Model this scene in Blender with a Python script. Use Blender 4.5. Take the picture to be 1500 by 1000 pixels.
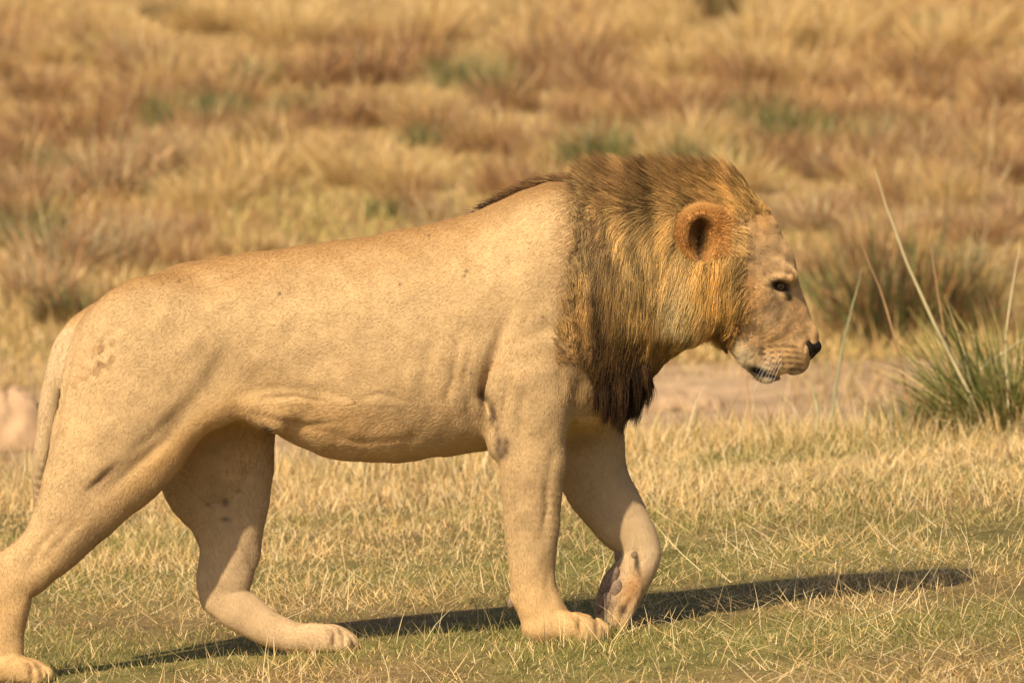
import bpy, math, time
import numpy as np
from mathutils import Vector
T0 = time.time()
rng = np.random.default_rng(11)
scene = bpy.context.scene
for o in list(bpy.data.objects):
    bpy.data.objects.remove(o)
col = scene.collection

# ------------------------------------------------------------------ camera, sky, sun, exposure
CAM = np.array([0.0, -22.0, 2.12]); AIM = np.array([0.0, 0.0, 0.783]); LENS = 293.9
cam = bpy.data.cameras.new('camera'); cam.lens = LENS; cam.sensor_width = 36
cam.clip_start = 0.5; cam.clip_end = 3000
co = bpy.data.objects.new('camera', cam); col.objects.link(co)
co.location = CAM
co.rotation_euler = Vector(AIM - CAM).to_track_quat('-Z', 'Y').to_euler()
scene.camera = co
cam.dof.use_dof = True; cam.dof.focus_distance = 21.92; cam.dof.aperture_fstop = 7.8

SUN_DIR = np.array([0.58, 0.92, -1.0]); SUN_DIR /= np.linalg.norm(SUN_DIR)     # direction the light travels
SUN_EL = math.asin(-SUN_DIR[2])
world = bpy.data.worlds.new('World'); scene.world = world; world.use_nodes = True
wn = world.node_tree.nodes; wl = world.node_tree.links
sky = wn.new('ShaderNodeTexSky'); sky.sky_type = 'NISHITA'; sky.sun_disc = False
sky.sun_elevation = SUN_EL
sky.sun_rotation = math.atan2(-SUN_DIR[0], -SUN_DIR[1])
sky.dust_density = 3.5; sky.air_density = 1.0
wn['Background'].inputs['Strength'].default_value = 0.066
wl.new(sky.outputs[0], wn['Background'].inputs['Color'])
sun = bpy.data.lights.new('sun', 'SUN'); sun.energy = 4.6; sun.angle = math.radians(0.9)
sun.color = (1.0, 0.835, 0.575)
so = bpy.data.objects.new('sun', sun); col.objects.link(so)
so.rotation_euler = Vector(SUN_DIR).to_track_quat('-Z', 'Y').to_euler(); so.location = (-10, -15, 17)
vs = scene.view_settings
vs.view_transform = 'Standard'; vs.look = 'None'; vs.gamma = 1.0; vs.use_curve_mapping = False
vs.exposure = 0.60

# ------------------------------------------------------------------ pixel <-> place helpers
FW = AIM - CAM; FW = FW / np.linalg.norm(FW)
RT = np.array([1.0, 0, 0]); UP = np.cross(RT, FW)
WID = 36.0 / LENS
S = WID * np.linalg.norm(AIM - CAM) / 1500.0          # metres per photo pixel at the lion
def P(px, py, Y=0.0):
    px = np.asarray(px, float); py = np.asarray(py, float)
    d = FW + np.multiply.outer((px - 750) / 1500 * WID, RT) + np.multiply.outer((500 - py) / 1500 * WID, UP)
    t = (np.asarray(Y, float) - CAM[1]) / d[..., 1]
    return CAM + d * t[..., None]
def to_px(p):
    q = p - CAM; dep = q @ FW
    return 750 + (q @ RT) / dep / WID * 1500, 500 - (q @ UP) / dep / WID * 1500
def sstep(a, b, x):
    t = np.clip((x - a) / (b - a), 0, 1); return t * t * (3 - 2 * t)
def lin(*c):
    c = np.array(c, float) / 255.0
    return np.where(c <= 0.04045, c / 12.92, ((c + 0.055) / 1.055) ** 2.4)
_w = np.random.default_rng(5)
_WAVES = [(_w.normal(size=2), _w.uniform(0, 6.28)) for _ in range(14)]
def wob(x, y, f):                                      # smooth random field in about -1..1
    s = 0
    for (k, ph) in _WAVES:
        s = s + np.sin(f * (k[0] * x + k[1] * y) + ph)
    return s / 4.0

# ------------------------------------------------------------------ terrain
def edge_y(x):
    return 6.5 + 0.25 * np.sin(x * 1.3 + 0.5) + 0.12 * np.sin(x * 3.7)
def terrain(x, y):
    x = np.asarray(x, float); y = np.asarray(y, float)
    z = 0.08 * 4 * np.tanh((x - 0.126) / 4) * (1 - 0.55 * sstep(3, 8, y))
    e = edge_y(x)
    z = z - 0.42 * sstep(e, e + 1.3, y)
    z = z + 0.036 * np.clip(y - 18.0 - 0.5 * np.sin(x * 0.9), 0, 34) + 0.006 * np.clip(y - 50, 0, 400)
    z = z + 0.006 * wob(x, y, 2.2) * sstep(0.3, 1.6, np.abs(y)) + 0.03 * wob(x, y * .6, 0.8) * sstep(9, 20, y)
    return z
def ground_hit(px, py):
    d = FW + (px - 750) / 1500 * WID * RT + (500 - py) / 1500 * WID * UP
    t = np.linspace(19, 120, 20000)
    p = CAM + d * t[:, None]
    below = p[:, 2] < terrain(p[:, 0], p[:, 1])
    i = int(np.argmax(below)) if below.any() else len(t) - 1
    return p[i]

# ------------------------------------------------------------------ generic builders
def mesh_from(name, V, faces, mat=None, colr=None, parent=None, smooth=True):
    """faces: (n,3) or (n,4) array, or a list of such arrays"""
    fl = faces if isinstance(faces, list) else [faces]
    me = bpy.data.meshes.new(name)
    me.vertices.add(len(V)); me.vertices.foreach_set('co', np.ascontiguousarray(V, np.float32).ravel())
    loops = np.concatenate([f.ravel() for f in fl]).astype(np.int32)
    tot = np.concatenate([np.full(len(f), f.shape[1]) for f in fl]).astype(np.int32)
    start = np.concatenate([[0], np.cumsum(tot)[:-1]]).astype(np.int32)
    me.loops.add(len(loops)); me.loops.foreach_set('vertex_index', loops)
    me.polygons.add(len(tot)); me.polygons.foreach_set('loop_start', start)
    me.update(calc_edges=True)
    if smooth:
        me.polygons.foreach_set('use_smooth', np.ones(len(tot), bool))
    if colr is not None:
        a = me.color_attributes.new('tint', 'FLOAT_COLOR', 'POINT')
        c = np.ones((len(V), 4), np.float32); c[:, :3] = colr
        a.data.foreach_set('color', c.ravel())
    if mat: me.materials.append(mat)
    ob = bpy.data.objects.new(name, me); col.objects.link(ob)
    if parent is not None: ob.parent = parent
    return ob
def tag(o, label=None, cat=None, group=None, kind=None):
    if label: o['label'] = label
    if cat: o['category'] = cat
    if group: o['group'] = group
    if kind: o['kind'] = kind
    return o
def hair_obj(name, pts, rad, colr, mat, parent=None):
    """pts (n,k,3), rad (k,) or (n,k), colr (n,k,3)"""
    n, k, _ = pts.shape
    hc = bpy.data.hair_curves.new(name)
    hc.add_curves([k] * n)
    hc.attributes['position'].data.foreach_set('vector', np.ascontiguousarray(pts, np.float32).ravel())
    r = np.broadcast_to(rad, (n, k)).astype(np.float32)
    ra = hc.attributes.get('radius') or hc.attributes.new('radius', 'FLOAT', 'POINT')
    ra.data.foreach_set('value', np.ascontiguousarray(r).ravel())
    ca = hc.attributes.new('tint', 'FLOAT_COLOR', 'POINT')
    c = np.ones((n, k, 4), np.float32); c[..., :3] = colr
    ca.data.foreach_set('color', c.ravel())
    hc.materials.append(mat)
    ob = bpy.data.objects.new(name, hc); col.objects.link(ob)
    if parent is not None: ob.parent = parent
    return ob
def tint_mat(name, rough=0.7, spec=0.2, noise=None, bump=0.0, sheen=0.0, trans=0.0, bump_scale=200):
    m = bpy.data.materials.new(name); m.use_nodes = True
    nt = m.node_tree; b = nt.nodes['Principled BSDF']
    at = nt.nodes.new('ShaderNodeAttribute'); at.attribute_name = 'tint'
    src = at.outputs['Color']
    if noise:
        tc = nt.nodes.new('ShaderNodeTexCoord')
        for (sc_, amt, det) in noise:
            nz = nt.nodes.new('ShaderNodeTexNoise'); nz.inputs['Scale'].default_value = sc_; nz.inputs['Detail'].default_value = det
            nt.links.new(tc.outputs['Object'], nz.inputs['Vector'])
            mr = nt.nodes.new('ShaderNodeMapRange'); mr.inputs['From Min'].default_value = 0.3; mr.inputs['From Max'].default_value = 0.7
            mr.inputs['To Min'].default_value = 1 - amt; mr.inputs['To Max'].default_value = 1 + amt
            nt.links.new(nz.outputs['Fac'], mr.inputs['Value'])
            vm = nt.nodes.new('ShaderNodeVectorMath'); vm.operation = 'SCALE'
            nt.links.new(src, vm.inputs[0]); nt.links.new(mr.outputs[0], vm.inputs['Scale'])
            src = vm.outputs[0]
    if bump:
        tc2 = nt.nodes.new('ShaderNodeTexCoord'); nb = nt.nodes.new('ShaderNodeTexNoise')
        nb.inputs['Scale'].default_value = bump_scale; nb.inputs['Detail'].default_value = 3
        bp = nt.nodes.new('ShaderNodeBump'); bp.inputs['Strength'].default_value = bump; bp.inputs['Distance'].default_value = 0.004
        nt.links.new(tc2.outputs['Object'], nb.inputs['Vector']); nt.links.new(nb.outputs['Fac'], bp.inputs['Height'])
        nt.links.new(bp.outputs[0], b.inputs['Normal'])
    nt.links.new(src, b.inputs['Base Color'])
    b.inputs['Roughness'].default_value = rough; b.inputs['Specular IOR Level'].default_value = spec
    if trans:
        tr = nt.nodes.new('ShaderNodeBsdfTranslucent'); nt.links.new(src, tr.inputs['Color'])
        mx = nt.nodes.new('ShaderNodeMixShader'); mx.inputs[0].default_value = trans
        nt.links.new(b.outputs[0], mx.inputs[1]); nt.links.new(tr.outputs[0], mx.inputs[2])
        nt.links.new(mx.outputs[0], nt.nodes['Material Output'].inputs['Surface'])
    return m
def plain_mat(name, c, rough=0.5, spec=0.4, var=0.2, scale=60, bump=0.0):
    m = bpy.data.materials.new(name); m.use_nodes = True
    nt = m.node_tree; b = nt.nodes['Principled BSDF']
    tc = nt.nodes.new('ShaderNodeTexCoord'); nz = nt.nodes.new('ShaderNodeTexNoise')
    nz.inputs['Scale'].default_value = scale; nz.inputs['Detail'].default_value = 4
    nt.links.new(tc.outputs['Object'], nz.inputs['Vector'])
    rp = nt.nodes.new('ShaderNodeValToRGB')
    rp.color_ramp.elements[0].position = 0.3; rp.color_ramp.elements[1].position = 0.7
    rp.color_ramp.elements[0].color = (*[x * (1 - var) for x in c], 1); rp.color_ramp.elements[1].color = (*[min(1, x * (1 + var)) for x in c], 1)
    nt.links.new(nz.outputs['Fac'], rp.inputs[0]); nt.links.new(rp.outputs[0], b.inputs['Base Color'])
    if bump:
        bp = nt.nodes.new('ShaderNodeBump'); bp.inputs['Strength'].default_value = bump; bp.inputs['Distance'].default_value = 0.003
        nt.links.new(nz.outputs['Fac'], bp.inputs['Height']); nt.links.new(bp.outputs[0], b.inputs['Normal'])
    b.inputs['Roughness'].default_value = rough; b.inputs['Specular IOR Level'].default_value = spec
    return m

# ------------------------------------------------------------------ ground sheet
def build_ground():
    ys = np.unique(np.concatenate([np.linspace(-60, -4, 30), np.linspace(-4, 20, 241), np.linspace(20, 80, 200), np.linspace(80, 900, 60)]))
    xs = np.unique(np.concatenate([np.linspace(-400, -8, 40), np.linspace(-8, 8, 161), np.linspace(8, 400, 40)]))
    X, Y = np.meshgrid(xs, ys, indexing='ij')
    Z = terrain(X, Y)
    V = np.stack([X, Y, Z], -1).reshape(-1, 3)
    nx, ny = len(xs), len(ys)
    idx = np.arange(nx * ny).reshape(nx, ny)
    F = np.stack([idx[:-1, :-1], idx[1:, :-1], idx[1:, 1:], idx[:-1, 1:]], -1).reshape(-1, 4)
    x, y = V[:, 0], V[:, 1]
    c = np.empty((len(V), 3))
    soil = np.array([0.17, 0.115, 0.05]); turf = np.array([0.14, 0.125, 0.04]); mud = np.array([0.33, 0.225, 0.135]); far = np.array([0.26, 0.165, 0.075])
    g = (0.5 + 0.5 * np.clip(wob(x, y, 2.6), -1, 1))[:, None]
    c[:] = soil * (1 - g) + turf * g
    e = edge_y(x)
    m = (sstep(e + 0.1, e + 0.9, y) * (1 - sstep(18.0, 20.5, y + 0.7 * wob(x, y, 1.0))))[:, None]
    c = c * (1 - m) + mud * m
    f = sstep(18.5, 21, y)[:, None]
    c = c * (1 - f) + far * f
    m_ = tint_mat('earth', rough=0.95, spec=0.1, noise=[(1.7, 0.22, 5), (9, 0.3, 6), (70, 0.3, 4)], bump=0.6, bump_scale=90)
    o = mesh_from('ground', V, F, m_, c)
    tag(o, kind='structure')
build_ground()

# ------------------------------------------------------------------ blades of grass
M_BLADE = tint_mat('grass_blade', rough=0.6, spec=0.25, trans=0.25)
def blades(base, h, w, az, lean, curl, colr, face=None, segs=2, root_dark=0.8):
    """base (n,3); h,w,az,lean,curl (n,); colr (n,3) -> verts, faces(list), colours"""
    n = len(base)
    if face is None: face = rng.uniform(0, math.pi * 2, n)
    fx, fy = np.cos(face), np.sin(face)
    lv = np.linspace(0, 1, segs + 1)
    Vs = []; Cs = []
    for i, t in enumerate(lv):
        ang = lean + curl * t * 0.5                    # angle from vertical of the chord
        r = h * t * np.sin(ang); zz = h * t * np.cos(ang)
        c = base + np.stack([r * np.cos(az), r * np.sin(az), zz], -1)
        hw = w * 0.5 * (1 - 0.75 * t ** 1.5)
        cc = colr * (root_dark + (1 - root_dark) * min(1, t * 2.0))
        if i < segs:
            off = np.stack([fx * hw, fy * hw, 0 * hw], -1)
            Vs += [c - off, c + off]; Cs += [cc, cc]
        else:
            Vs += [c]; Cs += [cc]
    k = 2 * segs + 1
    V = np.stack(Vs, 1).reshape(-1, 3); C = np.stack(Cs, 1).reshape(-1, 3)
    b = (np.arange(n) * k)[:, None]
    tris = []
    for i in range(segs - 1):
        tris += [b + np.array([[2 * i, 2 * i + 1, 2 * i + 3]]), b + np.array([[2 * i, 2 * i + 3, 2 * i + 2]])]
    tris += [b + np.array([[2 * segs - 2, 2 * segs - 1, 2 * segs]])]
    return V, np.concatenate(tris), C
def join(parts):
    V = np.concatenate([p[0] for p in parts]); C = np.concatenate([p[2] for p in parts])
    off = np.cumsum([0] + [len(p[0]) for p in parts[:-1]])
    F = np.concatenate([p[1] + o for p, o in zip(parts, off)])
    return V, F, C
STRAW = np.array([0.72, 0.52, 0.25]); STRAW2 = np.array([0.55, 0.345, 0.13]); GREEN = np.array([0.20, 0.205, 0.055]); OLIVE = np.array([0.31, 0.26, 0.085])
BROWN = np.array([0.36, 0.19, 0.085]); PALE = np.array([0.76, 0.61, 0.37])
def pick(n, pal, wts, var=0.18):
    wts = np.array(wts, float); wts /= wts.sum()
    c = np.array(pal)[rng.choice(len(pal), n, p=wts)]
    return c * rng.uniform(1 - var, 1 + var, (n, 1))

# ------------------------------------------------------------------ implicit-surface modelling (surface nets)
class Field:
    def __init__(self, xs, ys, zs):
        self.xs, self.ys, self.zs = [np.asarray(a, np.float32) for a in (xs, ys, zs)]
        self.F = np.full((len(xs), len(ys), len(zs)), 1.0, np.float32)
    def sl(self, lo, hi):
        r = []
        for a, l, h in zip((self.xs, self.ys, self.zs), lo, hi):
            i0 = max(0, int(np.searchsorted(a, l)) - 1); i1 = min(len(a), int(np.searchsorted(a, h)) + 1)
            r.append(slice(i0, max(i0, i1)))
        return tuple(r)
    def grid(self, s):
        return self.xs[s[0]][:, None, None], self.ys[s[1]][None, :, None], self.zs[s[2]][None, None, :]
    def blend(self, s, d, k, sub=False):
        a = self.F[s]
        if sub:
            h = np.clip(0.5 - 0.5 * (a + d) / k, 0, 1)
            self.F[s] = a * (1 - h) - d * h + k * h * (1 - h)
        else:
            h = np.clip(0.5 + 0.5 * (a - d) / k, 0, 1)
            self.F[s] = a * (1 - h) + d * h - k * h * (1 - h)
    def ell(self, c, r, k=0.02, rot=0.0, sub=False):
        """ellipsoid, c (3), r (3); rot turns it in the X-Z plane"""
        R = max(r[0], r[2]); m = k + 0.06
        s = self.sl((c[0] - R - m, c[1] - r[1] - m, c[2] - R - m), (c[0] + R + m, c[1] + r[1] + m, c[2] + R + m))
        X, Y, Z = self.grid(s)
        dx, dz = X - c[0], Z - c[2]
        ca, sa = math.cos(rot), math.sin(rot)
        u = dx * ca + dz * sa; v = -dx * sa + dz * ca; y = Y - c[1]
        k0 = np.sqrt((u / r[0]) ** 2 + (y / r[1]) ** 2 + (v / r[2]) ** 2)
        k1 = np.sqrt((u / r[0] ** 2) ** 2 + (y / r[1] ** 2) ** 2 + (v / r[2] ** 2) ** 2) + 1e-6
        self.blend(s, k0 * (k0 - 1) / k1, k, sub)
    def tube(self, nodes, k=0.03, sub=False, sm=5):
        """nodes: (x,y,z,r_in_plane,r_y) metres; smooth spline of ellipses"""
        N = np.asarray(nodes, float)
        if sm > 1 and len(N) > 2:
            Q = np.vstack([2 * N[0] - N[1], N, 2 * N[-1] - N[-2]]); out = []
            for i in range(1, len(Q) - 2):
                for t in np.arange(sm) / sm:
                    a, b, c, d = Q[i - 1], Q[i], Q[i + 1], Q[i + 2]
                    out.append(0.5 * (2 * b + (c - a) * t + (2 * a - 5 * b + 4 * c - d) * t * t + (3 * b - a - 3 * c + d) * t ** 3))
            out.append(N[-1]); N = np.array(out); N[:, 3:] = np.maximum(N[:, 3:], 0.002)
        m = k + 0.05
        R = N[:, 3] + m; RY = N[:, 4] + m
        s = self.sl(((N[:, 0] - R).min(), (N[:, 1] - RY).min(), (N[:, 2] - R).min()), ((N[:, 0] + R).max(), (N[:, 1] + RY).max(), (N[:, 2] + R).max()))
        D = np.full(self.F[s].shape, 1.0, np.float32)
        for a, b in zip(N[:-1], N[1:]):
            r = max(a[3], b[3]) + m; ry = max(a[4], b[4]) + m
            q = self.sl((min(a[0], b[0]) - r, min(a[1], b[1]) - ry, min(a[2], b[2]) - r), (max(a[0], b[0]) + r, max(a[1], b[1]) + ry, max(a[2], b[2]) + r))
            q = tuple(slice(max(i.start, j.start), max(max(i.start, j.start), min(i.stop, j.stop))) for i, j in zip(q, s))
            X, Y, Z = self.grid(q)
            ax, az = b[0] - a[0], b[2] - a[2]; L = ax * ax + az * az + 1e-9
            t = np.clip(((X - a[0]) * ax + (Z - a[2]) * az) / L, 0, 1)
            d2 = (X - a[0] - ax * t) ** 2 + (Z - a[2] - az * t) ** 2
            ra = a[3] + (b[3] - a[3]) * t; ry_ = a[4] + (b[4] - a[4]) * t; yc = a[1] + (b[1] - a[1]) * t
            y2 = (Y - yc) ** 2
            k0 = np.sqrt(d2 / ra ** 2 + y2 / ry_ ** 2); k1 = np.sqrt(d2 / ra ** 4 + y2 / ry_ ** 4) + 1e-6
            d = k0 * (k0 - 1) / k1
            loc = tuple(slice(q[i].start - s[i].start, q[i].stop - s[i].start) for i in range(3))
            D[loc] = np.minimum(D[loc], d)
        self.blend(s, D, k, sub)
    def groove(self, line, depth, sig, side=-1):
        """press a soft crease along a polyline of 3-D points (negative depth raises a ridge)"""
        N = np.asarray(line, float); m = 3 * sig
        s = self.sl(N.min(0) - m - np.array([0, 0.12, 0]), N.max(0) + m + np.array([0, 0.12, 0]))
        X, Y, Z = self.grid(s)
        D = np.full((X.shape[0], 1, Z.shape[2]), 9.0, np.float32); pos = np.zeros_like(D)
        n = len(N) - 1
        for i, (a, b) in enumerate(zip(N[:-1], N[1:])):
            ax, az = b[0] - a[0], b[2] - a[2]; L = ax * ax + az * az + 1e-9
            t = np.clip(((X - a[0]) * ax + (Z - a[2]) * az) / L, 0, 1)
            d = np.sqrt((X - a[0] - ax * t) ** 2 + (Z - a[2] - az * t) ** 2)
            w = d < D; D = np.where(w, d, D); pos = np.where(w, (i + t) / n, pos)
        fade = np.clip(np.sin(np.pi * np.clip(pos, 0.02, 0.98)), 0, 1) ** 0.6
        wy = sstep(0.0, 0.04, side * Y) if side else 1.0
        self.F[s] += (depth * np.exp(-(D / sig) ** 2) * fade * wy).astype(np.float32)
    def sample(self, p):
        ii = [np.clip(np.interp(p[:, i], a, np.arange(len(a))), 0, len(a) - 1.001) for i, a in enumerate((self.xs, self.ys, self.zs))]
        b = [i.astype(np.int32) for i in ii]; f = [i - j for i, j in zip(ii, b)]
        r = 0
        for dx in (0, 1):
            for dy in (0, 1):
                for dz in (0, 1):
                    w = (f[0] if dx else 1 - f[0]) * (f[1] if dy else 1 - f[1]) * (f[2] if dz else 1 - f[2])
                    r = r + w * self.F[b[0] + dx, b[1] + dy, b[2] + dz]
        return r
    def grad(self, p, e=0.006):
        g = np.empty_like(p)
        for i in range(3):
            q = p.copy(); q[:, i] += e; r = p.copy(); r[:, i] -= e
            g[:, i] = self.sample(q) - self.sample(r)
        return g / (np.linalg.norm(g, axis=1, keepdims=True) + 1e-9)
    def mesh(self):
        F = self.F; B = F < 0
        nx, ny, nz = F.shape
        cnt = np.zeros((nx - 1, ny - 1, nz - 1), np.uint8)
        for dx in (0, 1):
            for dy in (0, 1):
                for dz in (0, 1):
                    cnt += B[dx:nx - 1 + dx, dy:ny - 1 + dy, dz:nz - 1 + dz]
        act = (cnt > 0) & (cnt < 8)
        I, J, K = np.nonzero(act)
        vid = np.full(act.shape, -1, np.int32); vid[I, J, K] = np.arange(len(I))
        cor = [(a, b, c) for a in (0, 1) for b in (0, 1) for c in (0, 1)]
        val = {c: F[I + c[0], J + c[1], K + c[2]] for c in cor}
        acc = np.zeros((len(I), 3)); num = np.zeros(len(I))
        for c in cor:
            for ax in range(3):
                if c[ax] == 0:
                    d = list(c); d[ax] = 1; d = tuple(d)
                    a, b = val[c], val[d]
                    m = (a < 0) != (b < 0)
                    t = np.where(m, a / np.where(m, a - b, 1), 0)
                    p = np.tile(np.array(c, float), (len(I), 1)); p[:, ax] = t
                    acc += p * m[:, None]; num += m
        q = acc / num[:, None] + np.stack([I, J, K], -1)
        V = np.stack([np.interp(q[:, i], np.arange(len(a)), a) for i, a in enumerate((self.xs, self.ys, self.zs))], -1)
        quads = []
        for ax in range(3):
            o1, o2 = (ax + 1) % 3, (ax + 2) % 3
            sa = [slice(None)] * 3; sb = [slice(None)] * 3
            sa[ax] = slice(0, -1); sb[ax] = slice(1, None)
            A = B[tuple(sa)]; Bb = B[tuple(sb)]
            ch = A != Bb
            idx = np.array(np.nonzero(ch))
            ok = (idx[o1] > 0) & (idx[o2] > 0) & (idx[o1] < F.shape[o1] - 1) & (idx[o2] < F.shape[o2] - 1)
            idx = idx[:, ok]
            inside = A[tuple(idx)]
            def cell(d1, d2):
                k = idx.copy(); k[o1] -= d1; k[o2] -= d2
                return vid[tuple(k)]
            qd = np.stack([cell(1, 1), cell(0, 1), cell(0, 0), cell(1, 0)], -1)
            qd[~inside] = qd[~inside][:, ::-1]
            quads.append(qd)
        Q = np.concatenate(quads); Q = Q[(Q >= 0).all(1)]
        return V, Q
def relax(V, Q, it=2, lam=0.5):
    e = np.concatenate([Q[:, [0, 1]], Q[:, [1, 2]], Q[:, [2, 3]], Q[:, [3, 0]]])
    e = np.concatenate([e, e[:, ::-1]])
    deg = np.bincount(e[:, 0], minlength=len(V))[:, None].clip(1)
    for _ in range(it):
        s = np.stack([np.bincount(e[:, 0], weights=V[e[:, 1], i], minlength=len(V)) for i in range(3)], -1)
        V = V + lam * (s / deg - V)
    return V
def vnormals(V, Q):
    n = np.cross(V[Q[:, 2]] - V[Q[:, 0]], V[Q[:, 3]] - V[Q[:, 1]])
    N = np.zeros_like(V)
    for i in range(4):
        for a in range(3):
            N[:, a] += np.bincount(Q[:, i], weights=n[:, a], minlength=len(V))
    return N / (np.linalg.norm(N, axis=1, keepdims=True) + 1e-12)

# ------------------------------------------------------------------ the lion
def nd(px, py, Y, r, ry):                              # a tube node from photo pixels, depth in metres, radius in pixels
    p = P(px, py, Y); return (p[0], p[1], p[2], r * S, ry)
def pt(px, py, Y=0.0): return P(px, py, Y)
X0, X1 = P(-75, 500)[0], P(1222, 500)[0]; XH = P(985, 500)[0]
fld = Field(np.concatenate([np.arange(X0, XH, 0.0055), np.arange(XH + 0.001, X1, 0.0031)]),
            np.arange(-0.275, 0.276, 0.0042), np.arange(P(0, 1030, -0.2)[2], P(0, 245)[2], 0.0038))
def torso(f):
    tx = [95, 115, 150, 200, 250, 300, 400, 500, 600, 690, 760, 800, 850, 900, 940]
    top = [520, 486, 452, 417, 391, 378, 366, 352, 335, 314, 289, 277, 280, 290, 320]
    bx = [95, 115, 200, 300, 350, 400, 430, 470, 520, 580, 640, 700, 760, 820, 880, 920, 940]
    bot = [560, 590, 620, 606, 604, 630, 650, 667, 676, 677, 669, 660, 655, 645, 600, 545, 500]
    wx = [95, 115, 150, 200, 250, 300, 400, 500, 600, 700, 760, 800, 850, 900, 940]
    wid = [.05, .07, .11, .15, .168, .176, .182, .2, .215, .212, .195, .18, .175, .16, .13]
    xs = f.xs; px = 750 + xs / S
    ker = np.exp(-np.linspace(-2, 2, 15) ** 2); ker /= ker.sum()
    sm = lambda a: np.convolve(np.pad(a, 7, mode='edge'), ker, mode='valid')
    zt = P(750, 0)[2] - 0; 
    tp = sm(np.interp(px, tx, [P(750, q)[2] for q in top])); bt = sm(np.interp(px, bx, [P(750, q)[2] for q in bot]))
    ww = sm(np.interp(px, wx, wid))
    s = f.sl((P(85, 0)[0], -0.3, bt.min() - .08), (P(950, 0)[0], .3, tp.max() + .08))
    X, Y, Z = f.grid(s)
    tp, bt, ww = [a[s[0]][:, None, None].astype(np.float32) for a in (tp, bt, ww)]
    zc = (tp + bt) / 2; h = (tp - bt) / 2
    v = (Z - zc) / h
    w = ww * (1 - 0.16 * np.clip(v, -1, 1) ** 2 * (v > 0) - 0.06 * np.clip(v + .2, 0, 1))
    n = 2.25
    k0 = (np.abs(Y / w) ** n + np.abs(v) ** n + 1e-9) ** (1 / n)
    k1 = np.sqrt((Y / w ** 2) ** 2 + (v / h) ** 2) + 1e-3
    d = k0 * (k0 - 1) / k1
    d = np.maximum(d, np.maximum(P(95, 0)[0] - X, X - P(940, 0)[0]))
    f.blend(s, d.astype(np.float32), 0.01)
torso(fld)
# rump and thighs
fld.ell(pt(175, 520, 0), (80 * S, .15, 75 * S), .06, rot=0.5)
fld.tube([nd(225, 510, -.085, 105, .10), nd(198, 585, -.10, 108, .105), nd(172, 645, -.115, 97, .095), nd(145, 692, -.125, 78, .08), nd(114, 742, -.13, 60, .066),
          nd(82, 790, -.13, 46, .052), nd(46, 833, -.13, 36, .04), nd(20, 856, -.13, 34, .035), nd(12, 890, -.13, 33, .034), nd(6, 930, -.13, 29, .034), nd(5, 968, -.13, 29, .037)], .05)
fld.tube([nd(48, 800, -.13, 20, .02), nd(15, 822, -.13, 20, .02), nd(-8, 838, -.13, 23, .024), nd(-10, 862, -.13, 22, .026)], .025)
fld.tube([nd(300, 585, -.12, 45, .05), nd(350, 590, -.125, 24, .04), nd(400, 610, -.12, 20, .04)], .06)
fld.tube([nd(300, 560, .085, 100, .10), nd(312, 630, .11, 92, .095), nd(316, 690, .12, 84, .082), nd(331, 740, .125, 62, .066), nd(337, 790, .125, 47, .052),
          nd(337, 838, .125, 38, .042), nd(328, 866, .125, 33, .036), nd(350, 892, .12, 32, .035), nd(392, 918, .12, 27, .036), nd(432, 932, .12, 22, .04)], .045)
fld.tube([nd(310, 820, .125, 18, .02), nd(306, 850, .125, 18, .022), nd(312, 880, .125, 18, .026)], .02)
# shoulder and fore legs
fld.ell(pt(795, 425, -.11), (72 * S, .095, 150 * S), .07, rot=-0.12)
fld.ell(pt(765, 560, -.125), (62 * S, .075, 85 * S), .05, rot=0.1)
fld.ell(pt(870, 500, -.06), (70 * S, .11, 120 * S), .07)
fld.ell(pt(795, 425, .11), (72 * S, .095, 150 * S), .07, rot=-0.12)
fld.ell(pt(800, 560, .115), (80 * S, .075, 85 * S), .05)
fld.ell(pt(870, 500, .06), (70 * S, .11, 120 * S), .07)
fld.tube([nd(790, 520, -.135, 76, .075), nd(783, 590, -.14, 62, .072), nd(779, 635, -.14, 54, .064), nd(780, 680, -.14, 48.5, .058), nd(779, 740, -.138, 43, .05), nd(779, 800, -.135, 36.5, .045),
          nd(781, 850, -.135, 33, .043), nd(788, 882, -.135, 34, .046), nd(800, 908, -.135, 33, .05)], .04)
fld.ell(pt(735, 640, -.14), (20 * S, .03, 30 * S), .03, rot=-0.2)
fld.tube([nd(840, 560, .10, 80, .075), nd(852, 640, .115, 62, .07), nd(873, 705, .12, 50, .058), nd(905, 757, .12, 43, .05), nd(929, 788, .12, 35, .043), nd(937, 815, .115, 30, .042),
          nd(921, 848, .11, 32, .045), nd(906, 876, .10, 32, .05), nd(899, 896, .095, 27, .045)], .035)
# tail
fld.tube([nd(150, 462, 0, 22, .04), nd(112, 486, -.015, 19, .034), nd(92, 520, -.035, 18, .031), nd(78, 570, -.05, 17, .029), nd(69, 625, -.055, 15.5, .026), nd(61, 680, -.05, 13, .023), nd(60, 735, -.01, 11.5, .02),
          nd(74, 768, .02, 11, .019), nd(84, 786, .03, 12, .022), nd(88, 796, .032, 7, .013)], .012)
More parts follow.
